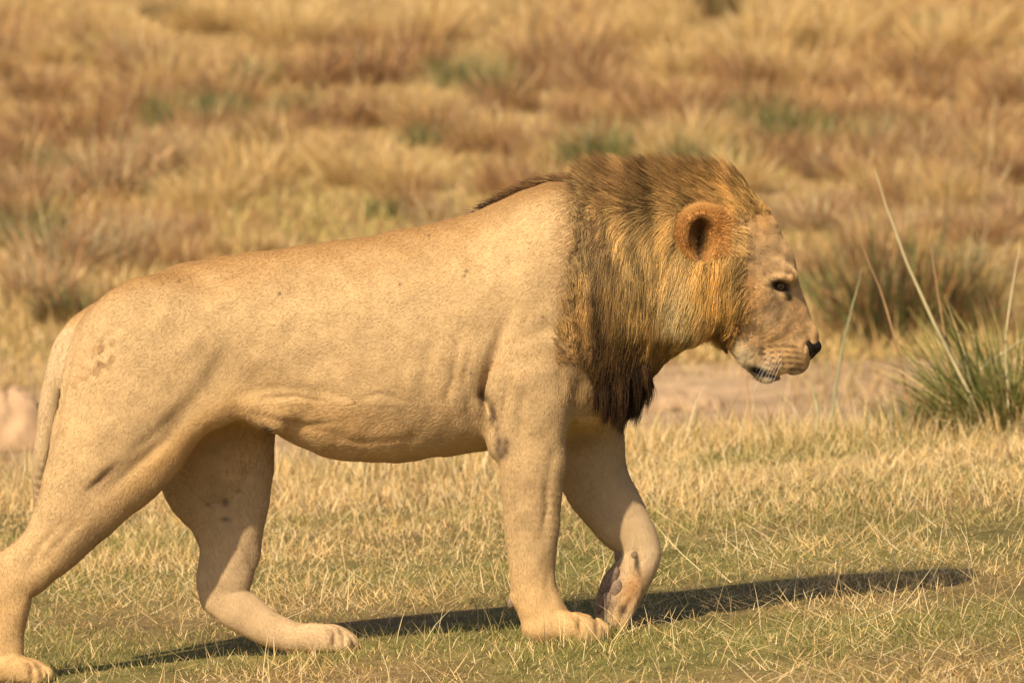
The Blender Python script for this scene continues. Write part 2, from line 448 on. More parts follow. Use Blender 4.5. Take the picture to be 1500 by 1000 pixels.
# neck and head
fld.tube([nd(830, 420, 0, 140, .175), nd(900, 405, 0, 134, .172), nd(970, 382, 0, 116, .155), nd(1035, 365, 0, 98, .13)], .08)
fld.tube([nd(872, 520, 0, 68, .12), nd(915, 495, 0, 46, .10)], .07)
hx = [nd(1050, 352, 0, 82, .118), nd(1093, 385, 0, 63, .118), nd(1120, 438, 0, 51, .10), nd(1140, 485, 0, 46, .080), nd(1151, 511, 0, 37, .066)]
fld.tube(hx, .04)
for sy in (-1, 1):
    fld.tube([nd(1060, 400, sy * .085, 45, .045), nd(1095, 440, sy * .09, 34, .038), nd(1128, 470, sy * .066, 22, .03)], .03)      # cheek bone
    fld.tube([nd(1060, 440, sy * .07, 42, .05), nd(1085, 485, sy * .058, 30, .04), nd(1105, 522, sy * .04, 22, .03), nd(1122, 545, sy * .025, 15, .026)], .02)   # jaw
    fld.ell(pt(1152, 516, sy * .036), (34 * S, .038, 31 * S), .014, rot=-0.5)              # whisker pad
    fld.ell(pt(1166, 530, sy * .026), (19 * S, .028, 19 * S), .012)
    fld.tube([nd(1122, 388, sy * .082, 15, .022), nd(1145, 396, sy * .072, 12, .02), nd(1158, 405, sy * .052, 10, .018)], .014)      # brow
    fld.ell(pt(1147, 420, sy * .094), (17 * S, .022, 12 * S), .012, rot=-0.6, sub=True)    # eye socket
    fld.tube([nd(1127, 413, sy * .093, 4.5, .009), nd(1141, 407, sy * .092, 5.5, .0105), nd(1156, 409, sy * .078, 5, .0095)], .006)     # upper lid
    fld.tube([nd(1131, 427, sy * .092, 3, .006), nd(1142, 432, sy * .088, 3, .006), nd(1153, 435, sy * .075, 3.5, .007)], .006)     # lower lid
    fld.ell(pt(1004, 440, sy * .105), (42 * S, .05, 62 * S), .05)                           # ruff behind the jaw
    # ear
    fld.ell(pt(1032, 339, sy * .118), (38 * S, .030, 37 * S), .014, rot=0.2)
    fld.tube([nd(1040, 372, sy * .118, 26, .035), nd(1065, 390, sy * .112, 24, .03)], .025)
    fld.ell(pt(1028, 345, sy * .150), (25 * S, .042, 31 * S), .006, rot=-0.15, sub=True)
    fld.ell(pt(1030, 366, sy * .135), (13 * S, .03, 24 * S), .01, rot=0.1, sub=True)
fld.tube([nd(1142, 372, 0, 18, .05), nd(1158, 420, 0, 13, .04), nd(1172, 462, 0, 13, .033), nd(1186, 492, 0, 12, .029)], .02)   # bridge of the nose
fld.ell(pt(1184, 506, 0), (15 * S, .03, 15 * S), .012)
fld.ell(pt(1126, 547, 0), (23 * S, .034, 11 * S), .012, rot=0.1)                              # chin
# paws: four toes each
def paw(px, py, Y, dirx, n=4, r=17, spread=.021, k=.011, drop=0, fan=4):
    for i in range(n):
        o = i - (n - 1) / 2
        fwd = 10 if i in (1, 2) else 0
        fld.tube([nd(px - 34 * dirx, py - 4, Y + o * spread * .75, r * 1.1, .02), nd(px - 8 * dirx + fwd * dirx, py - 1, Y + o * spread, r * 1.12, .0165),
                  nd(px + 12 * dirx + fwd * dirx, py + 5 + drop, Y + o * spread * 1.08, r * .86, .0145)], k)
fld.ell(pt(806, 920, -.135), (40 * S, .052, 22 * S), .02)
paw(856, 920, -.135, 1, r=19, spread=.028, k=.006)
fld.ell(pt(15, 984, -.13), (34 * S, .042, 20 * S), .02)
paw(42, 983, -.13, 1, r=17, spread=.025, k=.006)
fld.ell(pt(450, 938, .12), (38 * S, .044, 21 * S), .02)
paw(488, 936, .12, 1, r=18, spread=.026, k=.006)
for i in range(4):                                                       # folded fore paw: toes hang down and point back
    o = i - 1.5
    fld.tube([nd(918, 866, .10 + o * .018, 22, .017), nd(910 - i * 2, 892, .095 + o * .021, 19, .0165), nd(908 - i * 5, 910, .093 + o * .022, 14, .013)], .007)
fld.ell(pt(756, 878, -.135), (9 * S, .02, 13 * S), .014)               # wrist pad bump
# creases, folds and muscle lines
def gl(pts, Y, depth, sig, side=-1): fld.groove([pt(a, b, Y) for a, b in pts], depth, sig, side)
gl([(748, 455), (722, 520), (708, 575), (714, 625)], -.18, .013, .016)
gl([(712, 545), (706, 580), (722, 610)], -.18, .018, .010)
gl([(700, 540), (690, 590), (700, 630)], -.18, .005, .014)
gl([(850, 545), (838, 600), (830, 660)], -.15, .010, .018)
gl([(775, 320), (745, 400), (735, 470)], -.17, .006, .03)
gl([(745, 500), (800, 480), (850, 500)], -.18, .006, .022)
gl([(770, 560), (762, 610), (768, 660)], -.18, .005, .014)
gl([(812, 650), (800, 720), (798, 800)], -.17, .004, .010)
gl([(795, 690), (803, 740), (790, 790)], -.17, .003, .006)
gl([(340, 500), (300, 570), (240, 640), (170, 700), (120, 740)], -.17, .010, .03)
gl([(170, 680), (150, 700), (125, 722)], -.17, .008, .010)
gl([(95, 760), (60, 800), (40, 838)], -.15, .007, .012)
gl([(60, 850), (40, 890), (32, 940)], -.15, .003, .007)
gl([(330, 585), (400, 568), (480, 574), (560, 600)], -.19, .003, .014)
gl([(350, 600), (430, 625), (520, 640)], -.19, .004, .012)
gl([(114, 492), (97, 560), (84, 630), (69, 690)], -.10, .008, .007, side=-1)
gl([(300, 400), (270, 470), (230, 520)], -.15, .005, .04)
gl([(420, 420), (470, 520), (560, 580)], -.18, .003, .04)
gl([(640, 480), (620, 560), (640, 620)], -.2, .004, .016); gl([(600, 500), (585, 570), (610, 630)], -.2, .003, .016); gl([(680, 470), (665, 540), (680, 600)], -.2, .004, .014)
gl([(360, 800), (372, 840), (366, 880)], .09, .004, .010, side=0)
gl([(360, 870), (410, 905), (450, 915)], .09, .003, .008, side=0)
gl([(1176, 534), (1150, 551), (1125, 549), (1106, 542), (1096, 532)], -.04, .009, .0055, side=0)        # lip line
gl([(1136, 436), (1124, 458), (1118, 485)], -.09, .002, .014); gl([(1152, 440), (1146, 462), (1140, 485)], -.07, .002, .012)
gl([(1118, 395), (1100, 385), (1090, 372)], -.11, .004, .010)
gl([(1190, 498), (1178, 506), (1176, 522)], -.03, .003, .004, side=0)
gl([(836, 899), (847, 910), (850, 934)], -.18, .015, .0055); gl([(864, 900), (873, 912), (876, 936)], -.18, .012, .005)
gl([(36, 968), (45, 980), (47, 1000)], -.17, .014, .0055); gl([(52, 972), (60, 984), (62, 1000)], -.17, .011, .005)
gl([(478, 920), (488, 930), (490, 952)], .08, .014, .0055, side=0); gl([(496, 922), (504, 932), (506, 950)], .08, .010, .005, side=0)
gl([(932, 800), (936, 822), (930, 842)], .07, .008, .006, side=0); gl([(915, 868), (900, 890), (893, 912)], .06, .005, .005, side=0); gl([(928, 872), (915, 895), (905, 915)], .06, .006, .006, side=0)
for (pp, dp, sg) in (([(690, 500), (680, 560), (690, 615)], .005, .009), ([(672, 520), (655, 580), (665, 620)], .004, .009), ([(735, 500), (725, 530), (712, 560)], .006, .008), ([(600, 590), (560, 575), (520, 585)], .003, .008),
                     ([(380, 585), (430, 580), (480, 590)], .004, .007), ([(390, 612), (450, 622), (500, 618)], .004, .008), ([(470, 640), (540, 648), (610, 640)], .003, .01), ([(745, 560), (738, 600), (742, 630)], .005, .008),
                     ([(790, 500), (820, 540), (825, 590)], .005, .014), ([(250, 640), (200, 680), (160, 720)], .004, .012), ([(270, 590), (220, 640), (190, 660)], .003, .012), ([(505, 380), (490, 450), (500, 520)], .0025, .02), ([(430, 390), (440, 460), (420, 520)], .0025, .02),
                     ([(760, 690), (755, 750), (762, 800)], .003, .008), ([(806, 830), (800, 860), (812, 885)], .003, .008), ([(120, 760), (80, 800), (55, 830)], .004, .010)):
    gl(pp, -.17, dp, sg)
# slight unevenness of muscle and skin
def uneven(f):
    X, Y, Z = f.grid((slice(None),) * 3)
    for (a, b, c, ph, am) in ((38, 25, 31, .3, .0016), (61, 40, -47, 1.9, .0012), (23, -30, 52, 4.0, .0014), (95, 20, 70, 2.2, .0007)):
        f.F += (am * np.sin(a * X + ph) * np.cos(c * Z + ph * 2) * np.cos(b * Y)).astype(np.float32)
uneven(fld)
LV, LQ = fld.mesh()
# keep the one connected body
def biggest(V, Q):
    lab = np.arange(len(V))
    e = np.concatenate([Q[:, [0, 1]], Q[:, [1, 2]], Q[:, [2, 3]]])
    while True:
        m = lab.copy()
        np.minimum.at(m, e[:, 0], lab[e[:, 1]]); np.minimum.at(m, e[:, 1], lab[e[:, 0]])
        m = m[m]; m = m[m]
        if (m == lab).all(): break
        lab = m
    big = np.bincount(lab).argmax(); keep = lab == big
    new = np.cumsum(keep) - 1
    return V[keep], new[Q[keep[Q].all(1)]]
LV, LQ = biggest(LV, LQ)
LV = relax(LV, LQ, 2, 0.45)
LN = vnormals(LV, LQ)
print('lion mesh', len(LV), time.time() - T0)

# colour of the coat: markings and some painted light and shade, by place on the animal
def coat(p, nrm):
    px, py = to_px(p); Y = p[:, 1]
    near = Y < 0.02
    base = np.array([0.455, 0.315, 0.168])
    c = np.tile(base, (len(p), 1))
    def mix(mask, colr, amt=1.0):
        nonlocal c
        m = (np.clip(mask, 0, 1) * amt)[:, None]
        c = c * (1 - m) + np.asarray(colr) * m
    def blob(cx, cy, rx, ry, rot=0, p=2.0):
        a = math.radians(rot); dx, dy = px - cx, py - cy
        u = dx * math.cos(a) + dy * math.sin(a); v = -dx * math.sin(a) + dy * math.cos(a)
        return np.exp(-((u / rx) ** 2 + (v / ry) ** 2) ** (p / 2))
    n1 = wob(px * .01, py * .013 + Y * 4, 3.1); n2 = wob(px * .03 + 7, py * .04, 3.0); n3 = wob(px * .09 + 3, py * .09, 2.4)
    c *= (1 + 0.06 * n1 + 0.05 * n2 + .03 * wob(px * .02, py * .004, 2.0))[:, None]
    # darker reddish back line, paler belly
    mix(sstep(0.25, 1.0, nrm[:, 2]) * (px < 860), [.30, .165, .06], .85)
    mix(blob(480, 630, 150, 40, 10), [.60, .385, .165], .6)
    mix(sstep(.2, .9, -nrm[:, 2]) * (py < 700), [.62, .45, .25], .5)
    mix(blob(260, 660, 110, 22, -40), [.62, .37, .13], .55)
    # lower legs a touch warmer, inner legs paler
    mix(sstep(780, 900, py), [.58, .37, .165], .5)
    mix((Y > .05) * sstep(600, 680, py) * (nrm[:, 1] < 0), [.50, .37, .235], .7)
    mix(sstep(795, 872, px + 10 * n2) * (py < 610) * (py > 240) * (px < 905), [.37, .235, .105], .6)
    # tail greyer
    mix((px < 108) & (py > 480) & (py < 760) & (Y > -.10) & (px < 112 - (py - 480) * .2), [.45, .335, .205], .7)
    # scars and stains; also darker along the thigh crease and elbow fold
    mix(blob(152, 522, 17, 30, 25) * sstep(-.3, .5, n3) * near, [.20, .11, .05], .95)
    mix(blob(122, 562, 15, 8, -20) * sstep(-.5, .3, n3) * near, [.19, .10, .045], 1.0)
    mix(blob(140, 545, 40, 40) * sstep(.2, .6, n2) * near, [.36, .22, .11], .6)
    mix(blob(92, 633, 6, 9) * near, [.3, .18, .09], .5)
    mix(blob(155, 697, 24, 8, -45) * near, [.20, .12, .07], .75)
    for q in ((731, 647, 5, 8), (740, 659, 5, 7), (734, 667, 5, 5), (742, 647, 3, 6), (729, 658, 3, 5)): mix(blob(*q) * near, [.05, .036, .028], .9)
    mix(blob(736, 656, 13, 18) * near, [.20, .13, .08], .6)
    mix(blob(723, 612, 6, 24, -8, 3) * sstep(-.8, .2, n3) * near, [.09, .06, .045], .9)
    mix(blob(706, 578, 6, 10) * near, [.08, .05, .03], .8)
    mix(blob(395, 630, 8, 4, 20), [.05, .04, .035], .9)
    for q in ((296, 668, 4, 3), (287, 660, 3, 3), (330, 760, 7, 4), (330, 735, 6, 7), (305, 738, 4, 3), (334, 666, 4, 6), (350, 648, 3, 4), (350, 719, 4, 2), (318, 650, 2, 4)):
        mix(blob(*q) * (Y > .04), [.10, .075, .06], .75)
    for q in ((586, 416), (684, 397), (628, 345), (795, 464), (690, 546), (680, 404), (410, 430), (520, 590), (262, 412)):
        mix(blob(q[0], q[1], 2.2, 2.2) * near, [.08, .05, .03], .9)
    mix(sstep(.82, 1.0, n3) * (py < 620) * (px > 640) * (px < 860), [.36, .22, .10], .35)
    # head ------------------------------------------------------------
    hd = (px > 985) & (py < 580)
    mix(hd * sstep(1060, 1110, px), [.64, .435, .23], .9)
    mix(blob(1080, 450, 40, 60, 20) * hd, [.52, .28, .085], .75)
    mix(blob(1118, 378, 22, 28) * hd * (.75 + .25 * n3), [.30, .20, .115], .75)
    mix(blob(1108, 360, 14, 14) * hd * (.6 + .4 * n3), [.25, .17, .10], .6)
    mix(blob(1140, 452, 18, 17, 30) * hd, [.28, .19, .11], .65)
    mix(blob(1128, 470, 12, 28, 20) * hd, [.32, .22, .14], .45)
    mix(blob(1106, 474, 24, 16, 30) * hd, [.72, .52, .28], .8)
    mix(blob(1172, 455, 14, 40, -20) * hd, [.56, .345, .165], .6)
    mix(blob(1140, 520, 42, 26) * hd, [.70, .48, .23], .75)
    mix(blob(1093, 526, 18, 28, -20) * hd, [.80, .68, .48], .95)
    mix(blob(1128, 562, 30, 10) * hd, [.84, .74, .56], .95)
    mix(blob(1165, 548, 22, 8) * hd, [.66, .56, .42], .7)
    # whisker rows
    for r in range(5):
        for j in range(5):
            wx = 1118 + j * 11.5 + r * 2.2; wy = 510 + r * 8.2 - j * 2.5 + (j * j) * .5
            if wx < 1174:
                mix(blob(wx, wy, 6.0, 2.1, 14) * hd, [.13, .062, .025], .85)
    # lips, eye rims, tear mark
    c *= (1 + .065 * hd * (n3 + wob(px * .22, py * .2 + 4, 1.5)))[:, None]
    mix(blob(1110, 544, 17, 8.5, 22, 4) * hd, [.008, .006, .005], 1.0)
    mix(blob(1126, 551, 14, 3.2, 5, 4) * hd, [.015, .011, .01], .95)
    mix(blob(1150, 552, 16, 2.2, -12, 4) * hd, [.10, .06, .04], .7)
    mix(blob(1143, 419, 16, 10, 20, 4) * hd, [.014, .010, .008], 1.0)
    mix(blob(1154, 431, 5.5, 11, -28, 3) * hd, [.02, .014, .01], .95)
    mix(blob(1128, 419, 6, 2.5, 0) * hd, [.12, .07, .04], .8)
    mix(blob(1136, 434, 5, 12, -20) * hd, [.16, .10, .06], .5)
    mix(blob(1120, 402, 3, 4) * hd, [.12, .08, .05], .7)
    # forehead stripe of orange and the ear
    mix(blob(1116, 312, 26, 34) * hd, [.52, .29, .10], .85)
    ear = np.sqrt(((px - 1032) / 43) ** 2 + ((py - 340) / 43) ** 2) < 1.05
    er = ear & (np.abs(Y) > .075)
    mix(er * 1.0, [.56, .30, .095], .9)
    mix(blob(1027, 349, 10, 24, 6, 3) * er, [.016, .010, .008], .97)
    mix(blob(1024, 332, 18, 14, 0, 3) * er, [.20, .095, .035], .6)
    mix(blob(1024, 378, 5, 9) * hd, [.55, .5, .45], .5)
    # shade between the toes painted dark along the carved creases
    for q in ((847, 914, 3, 14, -8), (874, 916, 3, 14, -8), (45, 984, 3, 13, -8), (60, 986, 3, 11, -8), (488, 934, 3, 13, -8)):
        mix(blob(*q), [.12, .065, .035], .75)
    # paw markings, with some light and shade painted in
    mix(blob(868, 926, 7, 14, 20) * near, [.30, .19, .10], .4)
    mix(blob(926, 862, 15, 32, 25) * (Y > 0), [.40, .20, .07], .8)
    mix(blob(934, 826, 4.5, 18, -8, 3) * (Y > 0), [.035, .024, .018], .95)  # shade of the dewclaw slit painted dark
    mix(blob(892, 850, 15, 30, 28, 3) * (Y > 0), [.15, .10, .07], .85)
    mix(blob(888, 885, 14, 20, 10, 3) * (Y > 0), [.17, .115, .08], .8)
    mix(blob(912, 892, 8, 9) * (Y > 0), [.06, .04, .03], .85)
    mix(blob(905, 918, 14, 6) * (Y > 0), [.10, .06, .04], .7)
    mix(blob(955, 822, 16, 22) * (Y > 0), [.66, .50, .32], .6)  # pale highlight painted on the wrist
    return np.clip(c, 0.005, 0.9)

# --- mane root region, flow and colours (photo pixels at the animal's own plane)
def inside(px, py, poly):
    r = np.zeros(len(px), bool); n = len(poly)
    for i in range(n):
        (x1, y1), (x2, y2) = poly[i], poly[(i + 1) % n]
        cnd = (y1 > py) != (y2 > py)
        r ^= cnd & (px < (x2 - x1) * (py - y1) / ((y2 - y1) if y2 != y1 else 1e-9) + x1)
    return r
MANE = [(862, 250), (1000, 240), (1100, 240), (1127, 285), (1123, 306), (1100, 314), (1078, 314), (1070, 345), (1074, 375), (1080, 410), (1086, 450), (1078, 488), (1060, 500), (1020, 505), (985, 520), (955, 545), (925, 585), (903, 600), (884, 588),
        (864, 550), (850, 505), (846, 450), (854, 400), (870, 350), (878, 310), (868, 280)]
def idw(px, py, ctl, power=3.0):
    ctl = np.asarray(ctl, float); w = 0; s = 0
    for r in ctl:
        d = ((px - r[0]) ** 2 + (py - r[1]) ** 2 + 60.0) ** (-power / 2)
        w = w + d; s = s + d[:, None] * r[2:][None, :]
    return s / w[:, None]
FLOW = [  # px, py, dx, dy (photo directions)
    (700, 312, -1, -.25), (780, 285, -.9, -.5), (850, 262, -.75, -.7), (900, 250, -.6, -.85), (960, 250, -.35, -1), (1020, 248, -.15, -1), (1075, 255, .0, -1), (1108, 270, -.1, -1), (1122, 295, -.35, -.9),
    (870, 300, -.6, .7), (920, 290, -1, -.1), (980, 285, -.9, -.4), (1050, 285, -.8, -.5), (1100, 305, -.75, -.55),
    (880, 350, -.35, .95), (930, 340, -.85, .45), (985, 340, -.8, .5),
    (860, 420, -.12, 1), (910, 420, -.2, 1), (960, 410, -.25, 1), (985, 400, -.2, 1),
    (855, 500, .05, 1), (910, 500, 0, 1), (960, 480, -.1, 1), (890, 570, .12, 1), (930, 560, -.12, 1), (910, 600, .1, 1),
    (1005, 420, -.05, 1), (1010, 480, -.1, 1), (1040, 440, -.18, 1), (1065, 420, -.5, .9), (1085, 450, -.55, .85), (1060, 480, -.4, .9), (1095, 400, -.7, .6), (1040, 395, -.1, 1), (1085, 365, -.9, .3)]
BODYFLOW = [(1195, 500, -.6, -.8), (1165, 420, -.4, -.9), (1150, 520, -1, -.1), (1120, 470, -.8, .3), (1120, 380, -.6, -.5), (1130, 560, -.4, 1), (1000, 400, -.7, .7), (850, 350, -.85, .5), (700, 400, -.9, .4), (500, 450, -.95, .35), (300, 450, -.9, .45),
    (200, 480, -.75, .65), (150, 600, -.45, .9), (90, 750, -.5, .9), (10, 900, .05, 1), (330, 700, 0, 1), (345, 850, .3, .9), (450, 920, .9, .35), (780, 550, -.3, 1), (780, 700, 0, 1), (785, 850, .1, 1), (850, 915, .9, .35), (900, 750, .5, .9), (920, 870, -.3, .9),
    (600, 640, -.9, .25), (450, 620, -.9, -.1), (300, 610, -.7, .6), (70, 580, -.15, 1), (850, 560, -.2, 1), (1035, 320, -.3, -.9), (1060, 350, .6, -.5), (1005, 350, -.7, .3)]
MANECOL = [  # px, py, rgb (linear)
    (700, 308, .05, .026, .012), (780, 283, .15, .08, .03), (850, 262, .16, .085, .033), (900, 255, .17, .088, .035), (960, 245, .13, .066, .026), (1030, 245, .11, .055, .022), (1090, 255, .07, .035, .015), (1113, 268, .045, .022, .01), (1127, 300, .48, .26, .085), (1105, 302, .52, .29, .095), (1065, 295, .36, .195, .065),
    (860, 300, .44, .285, .13), (885, 300, .26, .155, .065), (930, 295, .20, .11, .045), (990, 285, .24, .13, .048), (880, 340, .17, .10, .045), (925, 340, .48, .30, .12), (985, 345, .52, .315, .115), (868, 375, .12, .072, .034), (900, 380, .30, .18, .072), (950, 375, .50, .31, .12),
    (848, 430, .28, .155, .056), (874, 425, .10, .055, .023), (900, 430, .26, .145, .052), (935, 420, .42, .255, .095), (965, 400, .36, .23, .10), (982, 420, .36, .24, .11), (846, 480, .27, .145, .05), (872, 480, .075, .038, .015), (900, 485, .11, .055, .02), (925, 480, .12, .06, .022), (955, 470, .34, .19, .06), (940, 450, .34, .195, .066),
    (855, 530, .20, .105, .036), (875, 545, .055, .028, .012), (905, 540, .03, .016, .008), (930, 520, .07, .036, .015), (955, 510, .20, .105, .036), (975, 505, .30, .165, .055), (890, 590, .018, .010, .007), (920, 580, .03, .016, .009), (945, 550, .09, .045, .018),
    (838, 300, .44, .29, .135), (842, 350, .42, .27, .12), (836, 400, .38, .24, .10), (836, 470, .33, .19, .07), (842, 520, .22, .12, .045), (852, 560, .09, .045, .018), (866, 575, .04, .02, .01), (1000, 425, .74, .57, .33), (1004, 470, .72, .52, .26), (1016, 445, .70, .49, .22), (1012, 500, .58, .36, .14), (985, 490, .40, .235, .08), (1030, 420, .66, .38, .11), (1045, 460, .54, .30, .085), (1040, 395, .62, .355, .11), (1070, 440, .54, .30, .09), (1075, 480, .30, .155, .05), (1055, 495, .30, .16, .05), (1090, 410, .46, .28, .105), (1085, 365, .60, .37, .14), (1092, 345, .62, .39, .15)]
MANELEN = [(700, 312, .05), (780, 285, .07), (850, 265, .08), (900, 255, .095), (980, 250, .085), (1060, 255, .07), (1105, 268, .055), (1122, 300, .03), (1095, 310, .035), (870, 320, .05), (930, 320, .08), (1000, 310, .06), (862, 420, .055), (920, 420, .11), (970, 400, .10),
    (850, 500, .045), (900, 500, .085), (950, 490, .06), (975, 500, .045), (860, 550, .035), (890, 545, .07), (882, 580, .05), (903, 590, .075), (928, 570, .06), (948, 545, .05), (1005, 430, .10), (1010, 490, .055), (1045, 470, .06), (1040, 400, .08), (1075, 430, .055), (1085, 475, .035), (1095, 410, .03), (1090, 360, .04)]
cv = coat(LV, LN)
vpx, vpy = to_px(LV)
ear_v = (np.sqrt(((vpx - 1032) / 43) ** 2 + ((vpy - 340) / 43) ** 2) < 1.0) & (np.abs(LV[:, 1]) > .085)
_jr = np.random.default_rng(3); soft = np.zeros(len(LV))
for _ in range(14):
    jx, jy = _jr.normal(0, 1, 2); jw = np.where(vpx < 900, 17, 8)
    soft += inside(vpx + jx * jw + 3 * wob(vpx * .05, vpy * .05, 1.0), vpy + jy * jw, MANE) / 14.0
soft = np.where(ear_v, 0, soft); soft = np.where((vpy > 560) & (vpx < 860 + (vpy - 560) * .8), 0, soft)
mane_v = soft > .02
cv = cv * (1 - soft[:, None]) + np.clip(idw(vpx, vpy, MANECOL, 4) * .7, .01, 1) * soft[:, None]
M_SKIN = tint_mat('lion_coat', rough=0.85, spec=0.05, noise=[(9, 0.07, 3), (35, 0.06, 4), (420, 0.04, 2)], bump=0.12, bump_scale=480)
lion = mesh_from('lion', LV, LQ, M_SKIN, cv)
tag(lion, 'tawny male lion with dark brown mane walking across dry grass, one forepaw lifted', 'lion')

# --- hair on the animal
M_FUR = tint_mat('fur', rough=0.55, spec=0.25, trans=0.12)
tri = np.concatenate([LQ[:, [0, 1, 2]], LQ[:, [0, 2, 3]]])
ta = 0.5 * np.linalg.norm(np.cross(LV[tri[:, 1]] - LV[tri[:, 0]], LV[tri[:, 2]] - LV[tri[:, 0]]), axis=1)
def roots(n, wv):
    w = ta * wv[tri].mean(1); w = w / w.sum()
    t = tri[rng.choice(len(tri), n, p=w)]
    a, b = rng.random(n), rng.random(n); f = a + b > 1; a[f], b[f] = 1 - a[f], 1 - b[f]
    bc = np.stack([1 - a - b, a, b], -1)[..., None]
    p = (LV[t] * bc).sum(1); nn = (LN[t] * bc).sum(1); cc = (cv[t] * bc).sum(1)
    return p, nn / np.linalg.norm(nn, axis=1, keepdims=True), cc
def tangent(nn, fl):
    d = np.stack([fl[:, 0], np.zeros(len(fl)), -fl[:, 1]], -1)
    d -= nn * (d * nn).sum(1, keepdims=True)
    return d / (np.linalg.norm(d, axis=1, keepdims=True) + 1e-6)
def coat_fur(n):
    w = np.clip(1.15 - soft, 0, 1) ** 1.5; w = w * np.where(vpx > 1085, 4.0, np.where(vpx > 985, 2.5, 1.0)) * np.where(vpy > 960, .8, 1)
    dark = cv.sum(1) < .12
    w = np.where(dark & (vpx > 1090), 0.0, w)
    w = np.where(((vpx - 1112) / 24) ** 2 + ((vpy - 543) / 13) ** 2 < 1, w * .12, w)       # bare eye rims
    p, nn, cc = roots(n, w)
    px, py = to_px(p)
    T = tangent(nn, idw(px, py, BODYFLOW, 3) + rng.normal(0, .10, (n, 2)))
    L = np.full(n, .0075)
    L = np.where(px > 1105, .0075, L); L = np.where((py > 700), .0085, L); L = np.where((px > 1060) & (px < 1110) & (py < 560), .013, L); L = np.where((px > 1085) & (py > 285) & (py < 345), .014, L)
    L = np.where((py > 590) & (py < 690) & (px > 330) & (px < 720), .013, L)
    er = (np.sqrt(((px - 1032) / 43) ** 2 + ((py - 340) / 43) ** 2) < 1.05) & (np.abs(p[:, 1]) > .075)
    L = np.where((px > 800) & (px < 900) & (py > 240) & (py < 590), .0075 + .020 * sstep(800, 868, px), L)
    L = np.where(er, .011, L)
    L = np.where((px > 1105) & (px < 1150) & (py > 556), .012, L)
    L *= rng.uniform(.6, 1.25, n)
    l1 = L[:, None]
    lift = np.where(er, .8, np.where(rng.random(n) < .045, .28, .08))[:, None]
    pts = np.stack([p - nn * .001, p + l1 * (.45 * T + (lift + .06) * .5 * nn), p + l1 * (.95 * T + lift * nn)], 1)
    cc = cc * np.where(px > 1060, rng.lognormal(0, .17, n), rng.uniform(.92, 1.09, n))[:, None] * (1 + .17 * wob(px * .14, py * .14 + 9, 1.6) * (px > 1060))[:, None]
    cs = np.stack([cc * .97, cc, cc * 1.03], 1)
    hair_obj('fur', pts, np.array([.00021, .00018, .00007]), np.clip(cs, 0, 1), M_FUR, lion)
coat_fur(520000)
print('fur', time.time() - T0)
def grow(p, nn, L, flow_ctl, K=8, lift=.5, grav=.25, jitter=.12):
    """grow strands along the flow over the body, kept outside it"""
    n = len(p); pts = [p - nn * .002]; q = p.copy(); st = (L / (K - 1))[:, None]
    jit = rng.normal(0, jitter, (n, 2)) * np.where(rng.random(n) < .12, 3.0, 1.0)[:, None]; h0 = rng.uniform(.2, 1.0, n)
    for i in range(1, K):
        t = i / (K - 1)
        px, py = to_px(q)
        fl = idw(px, py, flow_ctl, 3) + jit + .22 * np.stack([wob(q[:, 0] * 9, q[:, 2] * 4, 2.2), wob(q[:, 0] * 7 + 5, q[:, 2] * 5, 2.0)], -1)
        g = fld.grad(q, .01)
        d = tangent(g, fl)
        d = d + g * (lift * (1 - t) * h0)[:, None] + np.array([0, 0, -grav * t])
        d /= np.linalg.norm(d, axis=1, keepdims=True)
        q = q + d * st
        s = fld.sample(q); need = (.004 + .010 * h0 * t)
        push = np.clip(need - s, 0, .02)
        q = q + g * push[:, None]
        pts.append(q + rng.normal(0, .0011, q.shape) * t)
    return np.stack(pts, 1)
def clump(pts, guide_idx, amt):
    n, K, _ = pts.shape
    G = pts[guide_idx]; r = pts[:, 0]; gr = G[:, 0]
    near = np.empty(n, np.int64)
    for a in range(0, n, 4000):
        d = ((r[a:a + 4000, None, :] - gr[None]) ** 2).sum(-1); near[a:a + 4000] = d.argmin(1)
    t = np.linspace(0, 1, K)[None, :, None]
    return pts * (1 - amt * t ** 1.4) + (G[near]) * (amt * t ** 1.4), near
